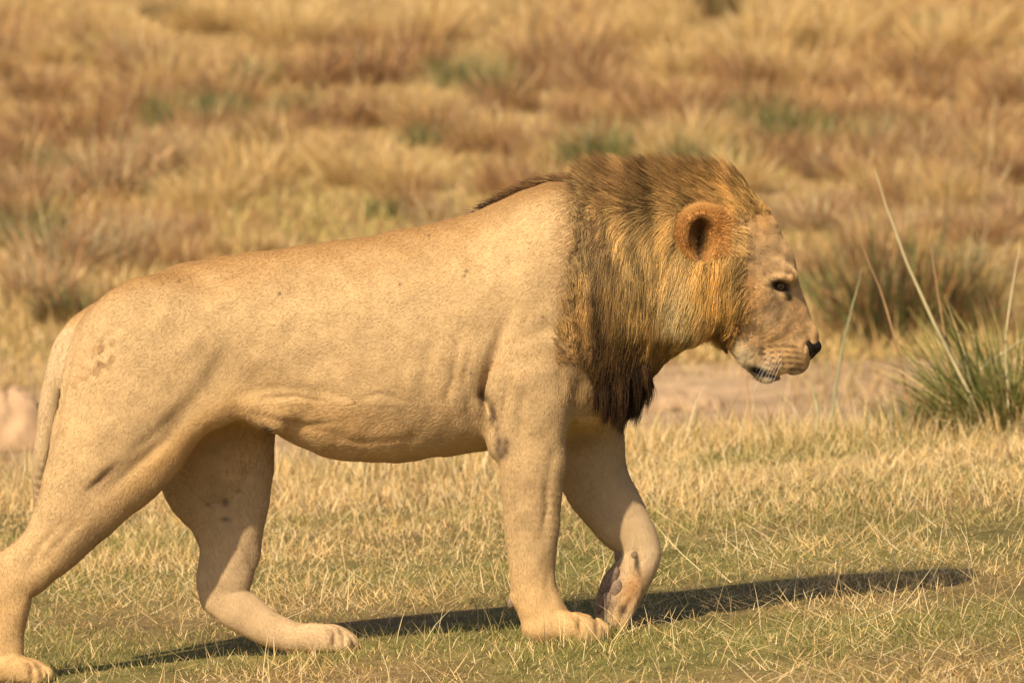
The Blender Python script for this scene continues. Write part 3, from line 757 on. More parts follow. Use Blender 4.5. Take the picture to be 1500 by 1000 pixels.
def mane(n):
    p, nn, cc = roots(n, soft ** .65)
    px, py = to_px(p)
    sv = np.clip(fsoft(px, py), .1, 1)
    L = idw(px, py, np.array(MANELEN), 4)[:, 0] * rng.triangular(.4, .85, 1.45, n) * (.22 + .78 * sv)
    K = 9; t = np.linspace(0, 1, K)[None, :, None]
    pts = grow(p, nn, L, FLOW, K=K, lift=.5, grav=.25)
    # towards the crest the hair stands up and leans back
    cr = sstep(.42, .86, nn[:, 2] + rng.normal(0, .06, n)) * (py < 312) * (px < 1132)
    up = idw(px, py, FLOW, 3)
    dirv = np.stack([up[:, 0] * .75 - .05 + rng.normal(0, .13, n), rng.normal(0, .16, n) + p[:, 1] * 2.2, .95 + rng.normal(0, .1, n)], -1)
    dirv /= np.linalg.norm(dirv, axis=1, keepdims=True)
    Lc = L * np.interp(px, [850, 900, 1090, 1120], [.75, .95, 1.05, .8])
    stand = p[:, None, :] + dirv[:, None, :] * (Lc[:, None, None] * t) + np.array([-.022, 0, -.006]) * t ** 2
    w = cr[:, None, None]
    pts = pts * (1 - w) + stand * w
    ex, ey = to_px(pts[:, -1]); mx, my = to_px(pts[:, 5])
    keep = ~(((ey > 535) & (ex < 850 + (ey - 535) * .5)) | ((my > 535) & (mx < 850 + (my - 535) * .5)))
    p, nn, px, py, pts, w = p[keep], nn[keep], px[keep], py[keep], pts[keep], w[keep]; n = len(p)
    gi = rng.choice(n, 4200, replace=False)
    pts, near = clump(pts, gi, rng.uniform(.0, .62, (n, 1, 1)))
    gb = rng.choice(n, 650, replace=False)
    pts, _ = clump(pts, gb, rng.uniform(.1, .38, (n, 1, 1)) * (1 - .5 * w))
    base = idw(px + rng.normal(0, 8, n), py + rng.normal(0, 12, n), MANECOL, 5)
    lock = rng.lognormal(0, .2, len(gi))[near]
    streak = np.exp(.42 * wob(px * .16, py * .02, 1.0))
    base = base * (lock * streak * rng.lognormal(0, .2, n))[:, None] * np.array([1.04, 1.10, 1.08])
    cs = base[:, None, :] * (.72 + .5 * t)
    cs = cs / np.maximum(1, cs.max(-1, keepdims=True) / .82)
    rad = .00042 * np.array([1, 1, 1, 1, .95, .85, .7, .5, .2])
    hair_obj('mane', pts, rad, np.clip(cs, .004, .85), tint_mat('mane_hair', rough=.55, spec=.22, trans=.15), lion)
def fsoft(px, py):
    s = 0
    for (dx, dy) in ((0, 0), (14, 0), (-14, 0), (0, 14), (0, -14), (9, 9), (-9, 9), (9, -9), (-9, -9)):
        s = s + inside(px + dx, py + dy, MANE) / 9.0
    return np.maximum(s, (py < 300) * (px > 860) * (px < 1110) * 1.0)
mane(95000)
def mane_tip(n):                                                 # shaggy point of the mane hanging below the chest, in loose locks
    w = (inside(vpx, vpy, [(866, 525), (950, 520), (950, 548), (925, 588), (903, 602), (882, 592), (864, 556)]) & (np.abs(LV[:, 1]) < .17)).astype(float)
    p, nn, cc = roots(n, w); px, py = to_px(p)
    nl = 60; u = rng.random(nl)                                  # where each lock ends along the ragged V of the fringe
    lx = np.interp(u, [0, .4, .62, 1], [872, 898, 912, 962]) + rng.normal(0, 5, nl)
    ly = np.interp(u, [0, .4, .62, 1], [588, 622, 616, 556]) + rng.normal(0, 9, nl)
    ly += np.where(rng.random(nl) < .15, 10, 0)
    lY = rng.uniform(-.13, .10, nl)
    cost = np.abs(px[:, None] - lx[None]) + 220 * np.abs(p[:, 1][:, None] - lY[None]) + rng.uniform(0, 14, (n, nl))
    k = cost.argmin(1)
    spread = rng.normal(0, 1, (n, 2)) * np.array([3.2, 5])
    ty = np.maximum(ly[k] + spread[:, 1] - 14 * rng.random(n) ** 2, py + 18)
    tip = P(lx[k] + spread[:, 0], ty, p[:, 1] * .35 + lY[k] * .65 - .008); t = np.linspace(0, 1, 7)[None, :, None]
    pts = p[:, None] * (1 - t) + tip[:, None] * t + (nn * rng.uniform(.004, .016, (n, 1)))[:, None] * np.sin(t * 3.0)
    pts += rng.normal(0, .0010, pts.shape) * t
    base = idw(px - 12, py + 24, MANECOL, 4) * (rng.lognormal(0, .3, nl)[k] * rng.lognormal(0, .3, n))[:, None]
    hair_obj('mane_tip', pts, .00042 * np.array([1, 1, 1, .9, .8, .6, .2]), np.clip(base[:, None] * (.8 + .5 * t), .004, .8), bpy.data.materials['mane_hair'], lion)
mane_tip(5200)
def crest(n):                                                    # thin dark crest running back over the withers
    w = np.clip((vpx - 690) / 120, 0, 1) * ((vpx > 695) & (vpx < 875) & (LN[:, 2] > .55) & (LV[:, 1] > -.012) & (LV[:, 1] < .06))
    p, nn, cc = roots(n, w); px, py = to_px(p)
    L = np.interp(px, [688, 720, 800, 865], [.022, .034, .045, .07]) * rng.uniform(.5, 1.15, n)
    d = np.stack([-.95 + rng.normal(0, .15, n), rng.normal(0, .2, n), .42 + rng.normal(0, .15, n)], -1); d /= np.linalg.norm(d, axis=1, keepdims=True)
    t = np.linspace(0, 1, 5)[None, :, None]
    pts = p[:, None] + d[:, None] * L[:, None, None] * t + np.array([-.006, 0, -.010]) * t ** 2
    base = idw(px, py, MANECOL, 4) * rng.lognormal(0, .3, (n, 1))
    hair_obj('mane_crest', pts, .0006 * np.array([1, 1, .9, .7, .2]), np.clip(base[:, None] * (.8 + .3 * t), .004, .8), bpy.data.materials['mane_hair'], lion)
crest(1500)
def tufts():                                                     # rims and inside of the ears, chin beard
    w = (ear_v & (cv.sum(1) > .12)).astype(float)
    p, nn, cc = roots(9000, w); px, py = to_px(p)
    out = np.stack([(px - 1036), np.zeros(len(px)), -(py - 345)], -1); out /= np.linalg.norm(out, axis=1, keepdims=True) + 1e-6
    d = nn * .7 + out * .4 + rng.normal(0, .25, p.shape); d /= np.linalg.norm(d, axis=1, keepdims=True)
    L = rng.uniform(.004, .009, len(p)) + .008 * (px > 1050); t = np.linspace(0, 1, 4)[None, :, None]
    pts = p[:, None] + d[:, None] * L[:, None, None] * t
    hair_obj('ear_fur', pts, .0005 * np.array([1, .9, .7, .2]), np.clip(cc[:, None] * rng.uniform(.7, 1.4, (len(p), 1, 1)) * (.8 + .35 * t), 0, 1), M_FUR, lion)
tufts()
def ear_tuft(n):
    w = ((vpx > 1046) & (vpx < 1086) & (vpy > 332) & (vpy < 368) & (LV[:, 1] < -.07)).astype(float)
    p, nn, cc = roots(n, w); px, py = to_px(p)
    d = np.stack([.9 + rng.normal(0, .2, n), -.25 + rng.normal(0, .2, n), -.12 + (345 - py) * .012 + rng.normal(0, .18, n)], -1) + nn * .1
    d /= np.linalg.norm(d, axis=1, keepdims=True)
    L = rng.uniform(.012, .034, n); t = np.linspace(0, 1, 5)[None, :, None]
    pts = p[:, None] + d[:, None] * L[:, None, None] * t + np.array([0, .006, -.008]) * t ** 2
    base = np.where((px > 1062)[:, None], np.array([.66, .42, .17]), np.array([.54, .28, .085])) * rng.lognormal(0, .25, (n, 1))
    hair_obj('ear_tuft', pts, .00045 * np.array([1, 1, .9, .7, .2]), np.clip(base[:, None] * (.8 + .3 * t), 0, .9), M_FUR, lion)
ear_tuft(2000)
# --- eyes, nose, pads, claws, whiskers
def surf_y(px, py, side=-1):
    yy = np.linspace(side * .26, 0, 261); q = P(np.full(261, px), np.full(261, py), yy)
    s = fld.sample(q); i = int(np.argmax(s < 0)); return yy[i]
def sphere_obj(name, c, r, mat, rot=(0, 0, 0), seg=20, parent=lion):
    u = np.linspace(0, math.pi, seg); v = np.linspace(0, 2 * math.pi, 2 * seg, endpoint=False)
    U, Vv = np.meshgrid(u, v, indexing='ij')
    pts = np.stack([np.sin(U) * np.cos(Vv) * r[0], np.cos(U) * -r[1], np.sin(U) * np.sin(Vv) * r[2]], -1).reshape(-1, 3)
    n2 = 2 * seg; idx = np.arange(seg * n2).reshape(seg, n2)
    q = np.stack([idx[:-1], np.roll(idx, -1, 1)[:-1], np.roll(idx, -1, 1)[1:], idx[1:]], -1).reshape(-1, 4)
    o = mesh_from(name, pts, q[:, ::-1], mat, None, parent); o.location = c; o.rotation_euler = rot
    return o
def eye_mat():
    m = bpy.data.materials.new('amber_eye'); m.use_nodes = True; nt = m.node_tree; b = nt.nodes['Principled BSDF']
    tc = nt.nodes.new('ShaderNodeTexCoord'); sx = nt.nodes.new('ShaderNodeVectorMath'); sx.operation = 'DISTANCE'
    nt.links.new(tc.outputs['Object'], sx.inputs[0]); sx.inputs[1].default_value = (0.003, -.0138, -0.002)
    rp = nt.nodes.new('ShaderNodeValToRGB'); e = rp.color_ramp.elements
    e[0].position = .0; e[0].color = (.005, .004, .003, 1); e[1].position = 1; e[1].color = (.05, .03, .02, 1)
    for pos, cc in ((.0036 * 50, (.006, .005, .004, 1)), (.0046 * 50, (.16, .095, .035, 1)), (.0115 * 50, (.17, .10, .035, 1)), (.0135 * 50, (.012, .008, .006, 1))):
        x = e.new(pos); x.color = cc
    ml = nt.nodes.new('ShaderNodeMath'); ml.operation = 'MULTIPLY'; ml.inputs[1].default_value = 50
    nt.links.new(sx.outputs['Value'], ml.inputs[0]); nt.links.new(ml.outputs[0], rp.inputs[0]); nt.links.new(rp.outputs[0], b.inputs['Base Color'])
    b.inputs['Roughness'].default_value = .08
    return m
ME = eye_mat()
for sd in (-1, 1):
    y = surf_y(1145, 420, sd)
    e = sphere_obj('eye', pt(1142, 419, y - sd * .0085), (.0145, .0145, .0145), ME)
    if sd > 0: e.rotation_euler = (0, 0, math.pi); e.scale = (-1, 1, 1)
# nose leather
nf = Field(np.arange(pt(1160, 0)[0], pt(1215, 0)[0], .0018), np.arange(-.05, .051, .002), np.arange(pt(0, 545)[2], pt(0, 480)[2], .0018))
nf.ell(pt(1187, 507, 0), (16.5 * S, .034, 11 * S), .008, rot=-0.15)
nf.tube([nd(1193, 505, 0, 8, .02), nd(1187, 515, 0, 9, .015), nd(1181, 526, 0, 5, .007)], .008)
for sd in (-1, 1): nf.tube([nd(1174, 503, sd * .036, 6, .012), nd(1180, 510, sd * .036, 12, .012), nd(1178, 522, sd * .030, 7, .013)], .006)
for sd in (-1, 1): nf.ell(pt(1190, 512, sd * .017), (5 * S, .006, 3 * S), .003, sub=True)
nV, nQ = nf.mesh()
mesh_from('nose', nV, nQ, plain_mat('nose_leather', (.014, .009, .007), .65, .2, .3, 220, .5), None, lion)
M_PAD = plain_mat('paw_pad_leather', (.20, .138, .098), .7, .25, .35, 160, .6)
def pad_y(x, y):
    yy = np.linspace(.0, .2, 201); s = fld.sample(P(np.full(201, x), np.full(201, y), yy))
    return yy[int(np.argmax(s < 0))] if (s < 0).any() else .10
for (x, y, rx, ry, rz, ro) in ((903, 862, 8.5, .008, 14, .2), (889, 880, 8.5, .009, 14.5, .15), (893, 850, 11, .014, 24, .5), (879, 886, 6, .014, 14, .1), (908, 812, 8, .012, 13, .2), (929, 813, 5, .005, 7, 0)):
    sphere_obj('paw_pad', pt(x, y, pad_y(x, y) + .002), (rx * S, ry, rz * S), M_PAD, (0, ro, 0), 12)
sphere_obj('paw_pad', pt(750, 882, -.14), (7 * S, .012, 10 * S), M_PAD, (0, .2, 0), 12)
M_CLAW = plain_mat('claw_horn', (.10, .07, .05), .35, .5, .3, 90)
def claw(x, y, Y, dx=9, dy=7):
    f2 = Field(np.arange(pt(x - 12, 0)[0], pt(x + 18, 0)[0], .0016), np.arange(Y - .012, Y + .0121, .0016), np.arange(pt(0, y + 20, Y)[2], pt(0, y - 14, Y)[2], .0016))
    f2.tube([nd(x - 4, y - 3, Y, 3.6, .0035), nd(x + dx * .5, y + dy * .3, Y, 3.0, .003), nd(x + dx, y + dy, Y, 1.2, .0013)], .002)
    v, q = f2.mesh()
    if len(q): mesh_from('claw', v, q, M_CLAW, None, lion)
for o in (-1.5, -.5, .5, 1.5):
    f_ = 8 if abs(o) < 1 else 0
    claw(872 + f_, 925, -.135 + o * .027); claw(58 + f_, 990, -.13 + o * .0235); claw(504 + f_, 941, .12 + o * .0245)
    claw(894, 916, .093 + o * .022, -3, 10)
def whiskers():
    pts = []
    for sd in (-1, 1):
        for r in range(3):
            for j in range(3):
                x = 1128 + j * 9; y = 514 + r * 8
                Y = surf_y(x, y, sd)
                a = pt(x, y, Y); L = rng.uniform(.05, .11)
                d = np.array([-.55 + .05 * j, sd * .65, -.45 - .12 * r]); d = d / np.linalg.norm(d)
                t = np.linspace(0, 1, 6)[:, None]
                pts.append(a + d * L * t + np.array([0, 0, -.02]) * t ** 2)
    pts = np.array(pts)
    hair_obj('whiskers', pts, np.array([.0003, .0003, .00027, .00022, .00016, .00006]), np.full((len(pts), 6, 3), .75), M_FUR, lion)
whiskers()
print('lion done', time.time() - T0)

# ------------------------------------------------------------------ grass
FSTRAW = np.array([.64, .45, .195]); FPALE = np.array([.68, .52, .29]); YGREEN = np.array([.46, .40, .14])
FEET = [(845, 930, -.16), (790, 935, -.17), (45, 1000, -.16), (480, 950, .08), (900, 922, .05)]
def near_grass():
    parts = []
    def spread(n, y0, y1, half0=1.55, grow=.062):
        y = rng.uniform(y0, y1, n); hw = half0 + .95 + grow * (y + 3)
        x = rng.uniform(-1, 1, n) * hw
        return x, y
    # cropped green turf round the lion
    n = 245000
    x, y = spread(n, -2.9, 4.6)
    bare = wob(x * 1.6 + 3, y * 1.1, 2.9) + .3 * wob(x, y, 9.0)
    ok = rng.random(n) > .75 * sstep(.55, 1.0, bare); x, y = x[ok], y[ok]; n = len(x)
    g = wob(x * 1.2, y * .6, 2.1) + .35 * wob(x, y, 7.0)
    gr = g + rng.normal(0, .35, n) > -.32 + .45 * sstep(2.2, 4.4, y) + .5 * sstep(-.5, -1.3, y) * sstep(-.3, .8, x)
    b = np.stack([x, y, terrain(x, y) - .003], -1)
    h = rng.gamma(4, .0054, n) * np.where(gr, 1.0, 1.25) * np.clip(1 + .5 * wob(x * 1.5, y, 4.0), .4, 1.8) + .005
    c = np.where(gr[:, None], pick(n, [GREEN, OLIVE, STRAW], [.44, .36, .20]), pick(n, [STRAW, STRAW2, PALE, OLIVE, GREEN], [.42, .2, .1, .2, .08]))
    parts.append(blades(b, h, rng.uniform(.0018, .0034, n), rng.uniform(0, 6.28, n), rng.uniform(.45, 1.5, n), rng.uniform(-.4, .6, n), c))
    # drier, taller grass towards the bank
    n = 115000
    x, y = spread(n, 2.8, 7.75)
    e = edge_y(x); keep = (y < e + .25) & (rng.random(n) < .22 + .78 * sstep(3.0, 4.6, y + .5 * wob(x, y, 2.0)))
    x, y = x[keep], y[keep]; n = len(x)
    tall = np.clip(1 + .5 * wob(x, y, 3.3), .45, 1.8)
    b = np.stack([x, y, terrain(x, y) - .004], -1)
    gp = wob(x, y * .7, 2.6) > .55
    c = np.where(gp[:, None], pick(n, [OLIVE, GREEN, STRAW], [.4, .2, .4]), pick(n, [STRAW, STRAW2, PALE, OLIVE], [.58, .18, .18, .06]))
    h = (rng.gamma(5, .0095, n) + .01) * tall * (.75 + .35 * sstep(5.0, 7.2, y))
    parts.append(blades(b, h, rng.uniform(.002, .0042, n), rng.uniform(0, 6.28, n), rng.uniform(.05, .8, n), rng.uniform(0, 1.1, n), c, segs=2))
    # rim of the bank: longest stems
    n = 11500
    x = rng.uniform(-3.4, 3.4, n); y = edge_y(x) + rng.normal(-.25, .3, n)
    b = np.stack([x, y, terrain(x, y) - .004], -1)
    parts.append(blades(b, rng.gamma(5, .016, n) + .03, rng.uniform(.002, .0045, n), rng.uniform(0, 6.28, n), rng.uniform(.02, .5, n), rng.uniform(0, .9, n), pick(n, [STRAW, STRAW2, PALE, OLIVE], [.4, .2, .2, .2]), segs=3))
    # blades standing round the feet
    for (qx, qy, qY) in FEET:
        n = 80; c0 = P(qx, qy, qY)
        x = c0[0] + rng.normal(0, .085, n); y = c0[1] - .02 - np.abs(rng.normal(0, .05, n))
        b = np.stack([x, y, terrain(x, y) - .002], -1)
        parts.append(blades(b, rng.gamma(4, .006, n) + .01, rng.uniform(.0018, .003, n), rng.uniform(0, 6.28, n), rng.uniform(.05, .9, n), rng.uniform(-.2, .8, n), pick(n, [STRAW, PALE, OLIVE, GREEN], [.4, .2, .25, .15])))
    V, F, C = join(parts)
    o = mesh_from('grass', V, F, M_BLADE, C, smooth=False); tag(o, 'short mixed green and straw coloured grass under the lion', 'grass', kind='stuff')
    # fallen dry straws lying on the turf
    n = 28000
    x, y = spread(n, -2.9, 6.0)
    d = wob(x * 1.3 + 4, y * .8, 2.3); keep = rng.random(n) < np.clip(.35 + .45 * d + .5 * sstep(.2, -1.3, y) + .15 * sstep(0, 1.4, x), .05, 1)
    x, y = x[keep], y[keep]; n = len(x)
    b = np.stack([x, y, terrain(x, y) + rng.uniform(.004, .028, n)], -1)
    V, F, C = blades(b, rng.gamma(3, .025, n) + .02, rng.uniform(.0018, .0032, n), rng.uniform(0, 6.28, n), rng.uniform(1.1, 1.6, n), rng.uniform(-.3, .3, n), pick(n, [STRAW, PALE, STRAW2], [.45, .35, .2]), segs=3, root_dark=1)
    # a few thin upright dead stems among them
    n = 2600
    x, y = spread(n, -2.9, 6.5); b = np.stack([x, y, terrain(x, y)], -1)
    q = blades(b, rng.uniform(.05, .15, n), rng.uniform(.0016, .0026, n), rng.uniform(0, 6.28, n), rng.uniform(.05, .6, n), rng.uniform(0, .8, n), pick(n, [STRAW, PALE], [.6, .4]), segs=3)
    V, F, C = join([(V, F, C), q])
    o = mesh_from('straw_litter', V, F, M_BLADE, C, smooth=False); tag(o, 'loose dry straws strewn over the turf', 'straw', kind='stuff')
near_grass()

def far_grass():
    parts = []
    n = 235000
    y = 17.6 + 50 * rng.random(n) ** 1.25; hw = 4.3 + (y - 15) * .105
    x = rng.uniform(-1, 1, n) * hw
    b = np.stack([x, y, terrain(x, y) - .01], -1)
    pch = wob(x * 1.1, y * .22, 1.3) + .5 * wob(x, y * .4, 3.0)
    brown = sstep(21, 27, y) * (1 - sstep(44, 52, y))          # belt of brown stubble on the slope
    left = sstep(.2, -1.2, x)
    band = brown * (1 - .75 * sstep(24, 26, y) * (1 - sstep(29, 32, y)) * sstep(-2.4, -1.0, x) * sstep(1.6, .6, x))
    isb = rng.random(n) < np.clip(.04 + .42 * band + .5 * (pch - .1) * (.25 + band), 0, .9)
    c = np.where(isb[:, None], pick(n, [BROWN, STRAW2, FPALE, FSTRAW], [.46, .26, .12, .16]), pick(n, [FSTRAW, STRAW2, OLIVE, FPALE], [.50, .12, .26, .12]))
    yb = sstep(23.5, 25.5, y) * (1 - sstep(30, 33, y)) * sstep(2.4, .8, x) + .5 * sstep(26, 20, y) * sstep(1.2, 2.0, x)
    yg = (rng.random(n) < .55 * yb * np.clip(1 + .6 * pch, .2, 1.4)) & ~isb
    c = np.where(yg[:, None], pick(n, [YGREEN, OLIVE], [.75, .25]), c)
    h = np.where(isb, rng.gamma(4, .022, n), rng.gamma(4, .017, n)) * np.clip(1 + .55 * pch, .4, 1.9) + .03
    lean = np.where(isb, rng.uniform(.1, 1.2, n), rng.uniform(.05, .8, n))
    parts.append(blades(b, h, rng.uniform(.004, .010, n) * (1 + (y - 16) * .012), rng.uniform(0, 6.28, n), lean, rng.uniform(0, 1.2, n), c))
    # sparse growth over the mud channel
    n = 26000
    x = rng.uniform(-5, 5, n); y = rng.uniform(8.2, 18.5, n)
    keep = (wob(x * 1.1, y * .8, 1.9) + .5 * sstep(14.5, 18, y)) > .2; x, y = x[keep], y[keep]; n = len(x)
    b = np.stack([x, y, terrain(x, y) - .01], -1)
    parts.append(blades(b, rng.gamma(4, .022, n) + .02, rng.uniform(.003, .007, n), rng.uniform(0, 6.28, n), rng.uniform(.05, .9, n), rng.uniform(0, 1.0, n), pick(n, [FSTRAW, OLIVE, GREEN, BROWN, FPALE], [.25, .15, .1, .25, .25])))
    V, F, C = join(parts)
    o = mesh_from('distant_grass', V, F, M_BLADE, C, smooth=False); tag(o, 'straw and brown grass covering the slope behind the channel', 'grass', kind='stuff')
far_grass()

# ------------------------------------------------------------------ tussocks, shrubs and reeds: things of their own
def tussock_mesh(nb, R, H, pal, wts, wmin=.004, wmax=.009, spread=.9, droop=1.2):
    r = R * .45 * np.sqrt(rng.random(nb)); a = rng.uniform(0, 6.28, nb)
    b = np.stack([r * np.cos(a), r * np.sin(a), np.full(nb, -.02)], -1)
    az = a + rng.normal(0, .7, nb)
    lean = np.clip(rng.normal(.15, .2, nb) + spread * r / (R * .45) * rng.uniform(.4, 1, nb), 0, 1.35)
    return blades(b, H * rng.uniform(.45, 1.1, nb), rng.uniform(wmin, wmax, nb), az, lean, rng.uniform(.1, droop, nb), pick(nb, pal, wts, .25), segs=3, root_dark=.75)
DARKG = np.array([0.085, 0.105, 0.04]); GREYG = np.array([0.24, 0.26, 0.15]); REDB = np.array([.36, .20, .115]); DKB = np.array([.15, .085, .045]); LEAF = np.array([.16, .20, .05])
KINDS = {
    'brown': ('dry_tussock', 380, .42, .34, [BROWN, REDB, STRAW2, FPALE, DKB], [.3, .25, .2, .12, .15]),
    'grey': ('grey_tussock', 340, .40, .32, [FPALE, REDB, BROWN, GREYG], [.34, .28, .26, .12]),
    'green': ('green_tussock', 320, .36, .30, [LEAF, DARKG, OLIVE, FSTRAW, GREYG], [.34, .30, .16, .08, .12]),
    'straw': ('straw_tussock', 340, .38, .36, [FSTRAW, FPALE, STRAW2, OLIVE], [.45, .25, .2, .1]),
    'lush': ('reed_clump', 620, .40, .42, [LEAF, YGREEN * .8, OLIVE, DARKG, STRAW], [.3, .25, .2, .15, .1]),
    'dark': ('dark_shrub', 620, .40, .34, [DARKG, DKB, BROWN, LEAF, STRAW2], [.3, .25, .22, .13, .1])}
_protos = {}
def proto(kind, v):
    if (kind, v) not in _protos:
        nm, nb, R, H, pal, w = KINDS[kind]
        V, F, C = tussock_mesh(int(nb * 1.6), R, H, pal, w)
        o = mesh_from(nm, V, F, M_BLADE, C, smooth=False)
        _protos[(kind, v)] = o.data; bpy.data.objects.remove(o)
    return _protos[(kind, v)]
def put(kind, px, py, wpx, label, cat='tussock', group=None, squash=1.0):
    p = ground_hit(px, py)
    d = np.linalg.norm(p - CAM); k = wpx * d * WID / 1500 / (KINDS[kind][2] * 1.7)
    k = float(np.clip(k * 1.35, .35, 3.0))
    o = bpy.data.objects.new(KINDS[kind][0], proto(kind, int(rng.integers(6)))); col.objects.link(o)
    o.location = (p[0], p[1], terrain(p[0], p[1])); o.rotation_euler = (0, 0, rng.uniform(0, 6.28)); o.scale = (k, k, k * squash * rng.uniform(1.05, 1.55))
    return tag(o, label, cat, group)
SLOPE = []
def slope(kind, word, x, y, w):
    zone = 'low on the slope' if y > 290 else 'midway up the slope' if y > 150 else 'high on the slope'
    size = 'broad' if w >= 125 else 'small' if w <= 95 else 'middling'
    o = put(kind, x, y, w, size + ' ' + word + ' tussock ' + zone, group=word + ' tussocks on the far slope')
    SLOPE.append((o, size, word, zone))
    return o
for (x, y, w) in ((30, 250, 130), (120, 210, 150), (60, 150, 120), (190, 170, 120), (230, 120, 130), (320, 160, 140), (390, 210, 120), (300, 215, 110), (460, 130, 120), (540, 125, 150), (600, 110, 140), (560, 185, 120), (480, 190, 120), (640, 205, 120),
                  (700, 225, 110), (740, 165, 120), (800, 110, 130), (860, 100, 130), (880, 140, 110), (960, 190, 120), (1010, 175, 130), (1050, 210, 110), (1090, 165, 110), (1150, 200, 120), (1190, 245, 120), (1240, 190, 110), (1310, 190, 120), (1400, 230, 150), (1450, 200, 130), (1480, 160, 120), (1130, 250, 120), (1470, 270, 130),
                  (20, 330, 120), (260, 400, 100), (1260, 270, 100), (1360, 275, 120), (780, 230, 100), (900, 230, 110), (20, 90, 110), (1210, 410, 90), (1440, 360, 110)):
    slope('brown', 'brown dry', x, y, w)
for (x, y, w) in ((150, 290, 150), (40, 300, 130), (90, 400, 150), (180, 390, 140), (230, 255, 130), (60, 440, 140), (260, 230, 120), (680, 190, 100), (1330, 240, 120), (1290, 360, 130), (1430, 300, 120), (1200, 340, 110), (1380, 340, 110), (1490, 330, 110), (640, 330, 90), (230, 360, 100)):
    slope('grey', 'pale pinkish dead', x, y, w)
for (x, y, w) in ((250, 190, 100), (680, 130, 100), (720, 140, 90), (1180, 215, 110), (1300, 215, 110), (440, 170, 80), (330, 190, 80), (1440, 250, 60), (960, 215, 80), (150, 90, 80), (620, 215, 70), (1200, 440, 80), (560, 320, 60)):
    slope('green', 'green leafed', x, y, w)
for (x, y, w) in ((990, 250, 110), (1010, 225, 110), (360, 290, 130), (430, 260, 130), (520, 270, 130), (600, 280, 120), (300, 310, 110), (1100, 110, 110), (1000, 110, 110), (1160, 130, 110), (920, 70, 110), (1380, 90, 120), (420, 70, 120), (150, 60, 100), (640, 60, 100), (1260, 60, 100)):
    slope('straw', 'yellow straw', x, y, w)
for i in range(120):
    x, y = rng.uniform(-40, 1540), rng.uniform(35, 470)
    if 230 < y < 345 and 230 < x < 720 and rng.random() < .8: continue
    kd, wd = [('brown', 'brown dry'), ('grey', 'pale pinkish dead'), ('straw', 'yellow straw'), ('green', 'green leafed')][rng.choice(4, p=[.42, .2, .26, .12] if y > 110 else [.12, .08, .72, .08])]
    slope(kd, wd, x, y, rng.uniform(55, 125))
_pos = np.array([o.location[:2] for (o, _, _, _) in SLOPE])
for i, (o, size, word, zone) in enumerate(SLOPE):
    j = int(np.argsort(((_pos - _pos[i]) ** 2).sum(1))[1]); (_, s2, w2, _) = SLOPE[j]
    o['label'] = size + ' ' + word + ' tussock ' + zone + ' beside a ' + s2 + ' ' + w2 + ' one'
put('dark', 1038, 24, 95, 'dark green brown shrub alone in the far pale field', 'shrub', squash=.8)
put('dark', 972, 26, 45, 'low dark tuft beside the lone shrub in the pale field', 'shrub', squash=.6)
put('dark', 1000, 250, 70, 'dark low tussock close behind the top of the mane')
put('dark', 250, 30, 80, 'small dark tussock on the pale field above the rump', squash=.6)
put('green', 30, 362, 150, 'bright green leafy clump on slope behind the rump', squash=.7)
put('dark', 45, 350, 110, 'dark clump beside the bright green leafy clump')
put('dark', 110, 470, 130, 'dark reddish clump just above the tail base', squash=.8)
put('dark', 1310, 503, 210, 'large dark clump at the far bank behind the reeds', squash=1.35)
put('dark', 1395, 498, 150, 'second dark clump beside the large one on the far bank', squash=1.2)
put('grey', 1262, 488, 130, 'dead reddish clump next to the large dark bank clump')
put('green', 1405, 500, 150, 'broad green clump on far bank beside the large dark clump')
put('grey', 1420, 440, 170, 'tall pinkish dead clump behind the green bank clump')
put('brown', 1460, 500, 120, 'brown clump on far bank above the green reeds')
put('lush', 1490, 638, 250, 'lush green reed clump at the edge of the bank')
put('lush', 1418, 640, 120, 'lower green reed clump next to the lush one at the bank')
put('green', 1330, 640, 100, 'sparse green clump on the bank rim beside thin stems')
put('green', 1140, 640, 70, 'small green tuft on the bank rim below the chin', squash=.6)

def reed(pts, w, colr, label, Y=None, depth=8.0, name='reed'):
    """one tall leaf: tapered folded blade through picture points at the depth of its foot on the bank"""
    n = len(pts) * 5
    a = np.array(pts, float); t = np.linspace(0, len(a) - 1, n)
    px = np.interp(t, np.arange(len(a)), a[:, 0]); py = np.interp(t, np.arange(len(a)), a[:, 1])
    C = P(px, py, depth + .25 * (t / t.max()))
    f = ground_hit(a[0][0], a[0][1])
    u = t / t.max(); px = px + 5 * np.sin(u * 5 + a[0][0]) * u; C = P(px, py, depth + .25 * u); hw = w * .36 * (1 - .8 * u ** 2)
    tg = np.gradient(C, axis=0); tg /= np.linalg.norm(tg, axis=1, keepdims=True)
    sd = np.cross(tg, [0.25, 1, 0]); sd /= np.linalg.norm(sd, axis=1, keepdims=True)
    nb = np.cross(tg, sd)
    V = np.concatenate([C - sd * hw[:, None], C + nb * hw[:, None] * .5, C + sd * hw[:, None], C - nb * hw[:, None] * .15])
    i = np.arange(n - 1); Q = []
    for s in range(4):
        s2 = (s + 1) % 4
        Q.append(np.stack([s * n + i, s2 * n + i, s2 * n + i + 1, s * n + i + 1], -1))
    cc = np.tile(colr, (len(V), 1)) * (1 + .1 * np.sin(np.arange(len(V)) * .9))[:, None]
    o = mesh_from(name, V, np.concatenate(Q), M_BLADE, cc)
    return tag(o, label, 'reed', 'tall stems on the bank in front of the lion')
RP = np.array([.56, .47, .27]); RG = np.array([.36, .35, .19]); RR = np.array([.46, .28, .14])
def foot(px, py=645): return ground_hit(px, py)[1]
reed([(1450, 650), (1420, 575), (1370, 480), (1325, 385), (1295, 300), (1283, 245)], .022, RP, 'longest pale stem leaning left on the bank in front of the lion', depth=foot(1450))
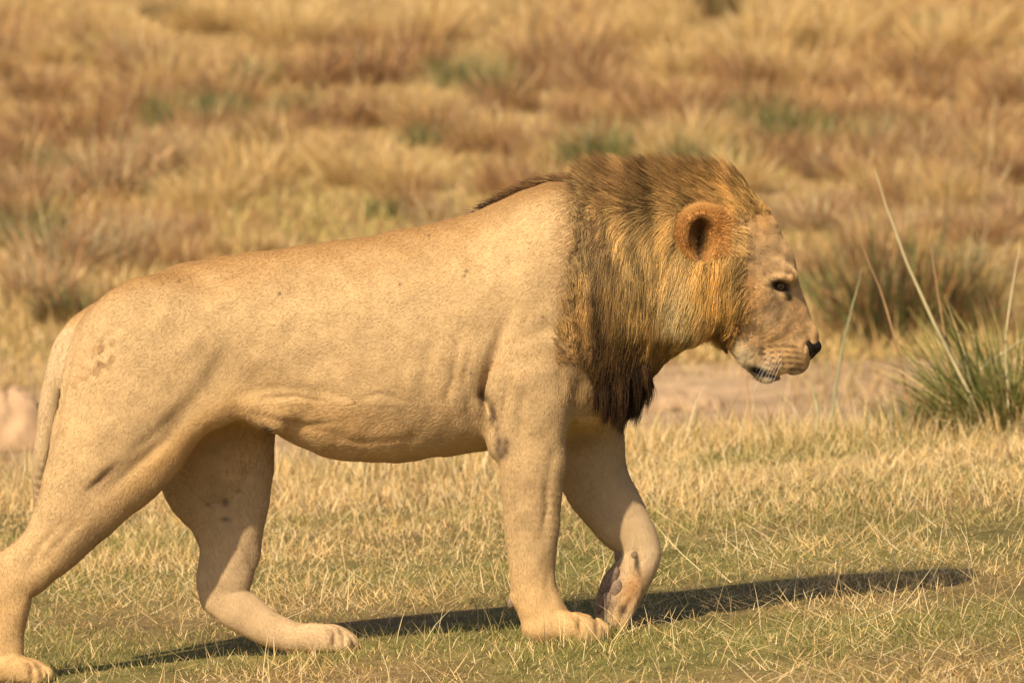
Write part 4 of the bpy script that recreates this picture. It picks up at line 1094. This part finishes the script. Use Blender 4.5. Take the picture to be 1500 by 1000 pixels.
reed([(1216, 645), (1222, 590), (1235, 510), (1248, 440), (1258, 392)], .014, RG, 'thin green grey stem leaning right just ahead of the nose', depth=foot(1216))
reed([(1360, 640), (1385, 592), (1440, 540), (1500, 495), (1540, 470)], .018, RP * .95, 'pale stem slanting up to the right across the green reeds', depth=foot(1360))
reed([(1103, 655), (1098, 600), (1092, 556), (1090, 540)], .016, RR * 1.1, 'short brownish stem standing below the chin', depth=foot(1103))
reed([(1194, 645), (1196, 600), (1193, 560)], .022, RG * 1.2, 'short broad pale green stub ahead of the muzzle', depth=foot(1194))
reed([(1215, 645), (1228, 600), (1232, 570)], .014, RG, 'short green stem beside the thin grey leaning stem', depth=foot(1215))
reed([(1395, 650), (1385, 520), (1375, 430), (1368, 350)], .013, RR, 'thin reddish upright stem crossing the longest pale stem', depth=foot(1395))
reed([(1345, 650), (1310, 500), (1290, 420), (1262, 345)], .013, RR * .9, 'thin brown stem leaning left beneath the longest pale stem', depth=foot(1345))
reed([(1480, 650), (1474, 500), (1485, 400), (1490, 350)], .014, RP, 'tall pale stem rising behind the green reed clump', depth=foot(1480))
reed([(1425, 650), (1416, 560), (1408, 480)], .012, RG, 'thin green stem standing in the lower reed clump', depth=foot(1425))
reed([(1012, 650), (1018, 600), (1024, 570)], .009, RP, 'thin straw stem rising under the mane tip beside the chest', depth=foot(1012))

# pinkish clay mounds in the channel
def mound(px, py, wpx, hpx, label, c):
    p = ground_hit(px, py); d = np.linalg.norm(p - CAM); k = d * WID / 1500
    rx, rz = wpx * k / 2, hpx * k
    u = np.linspace(0, math.pi / 2 + .25, 18); v = np.linspace(0, 2 * math.pi, 40, endpoint=False)
    U, Vv = np.meshgrid(u, v, indexing='ij')
    rr = 1 + .07 * np.sin(9 * Vv + 4 * U + px) * np.sin(U * 5) + .05 * np.sin(17 * Vv - 6 * U) * np.sin(9 * U) + .10 * np.sin(3 * Vv + px) * np.sin(U * 2) + .06 * np.sin(7 * Vv + 1) * np.sin(U * 3) + .04 * np.sin(13 * Vv + 5 * U)
    V = np.stack([np.sin(U) * np.cos(Vv) * rx * rr, np.sin(U) * np.sin(Vv) * rx * .7 * rr, np.cos(U) * rz * rr], -1).reshape(-1, 3)
    idx = np.arange(18 * 40).reshape(18, 40)
    Q = np.stack([idx[:-1], idx[1:], np.roll(idx, -1, 1)[1:], np.roll(idx, -1, 1)[:-1]], -1).reshape(-1, 4)
    o = mesh_from('clay_mound', V, Q, plain_mat('clay_' + str(px), c, .95, .1, .25, 9, .8))
    o.location = (p[0], p[1], terrain(p[0], p[1]))
    return tag(o, label, 'mound')
mound(10, 655, 150, 80, 'pale pinkish clay mound in the channel behind the tail', (.37, .25, .155))
mound(1000, 600, 120, 26, 'low mauve clay hump in the channel between mane and muzzle', (.33, .225, .14))
print('all done', time.time() - T0)
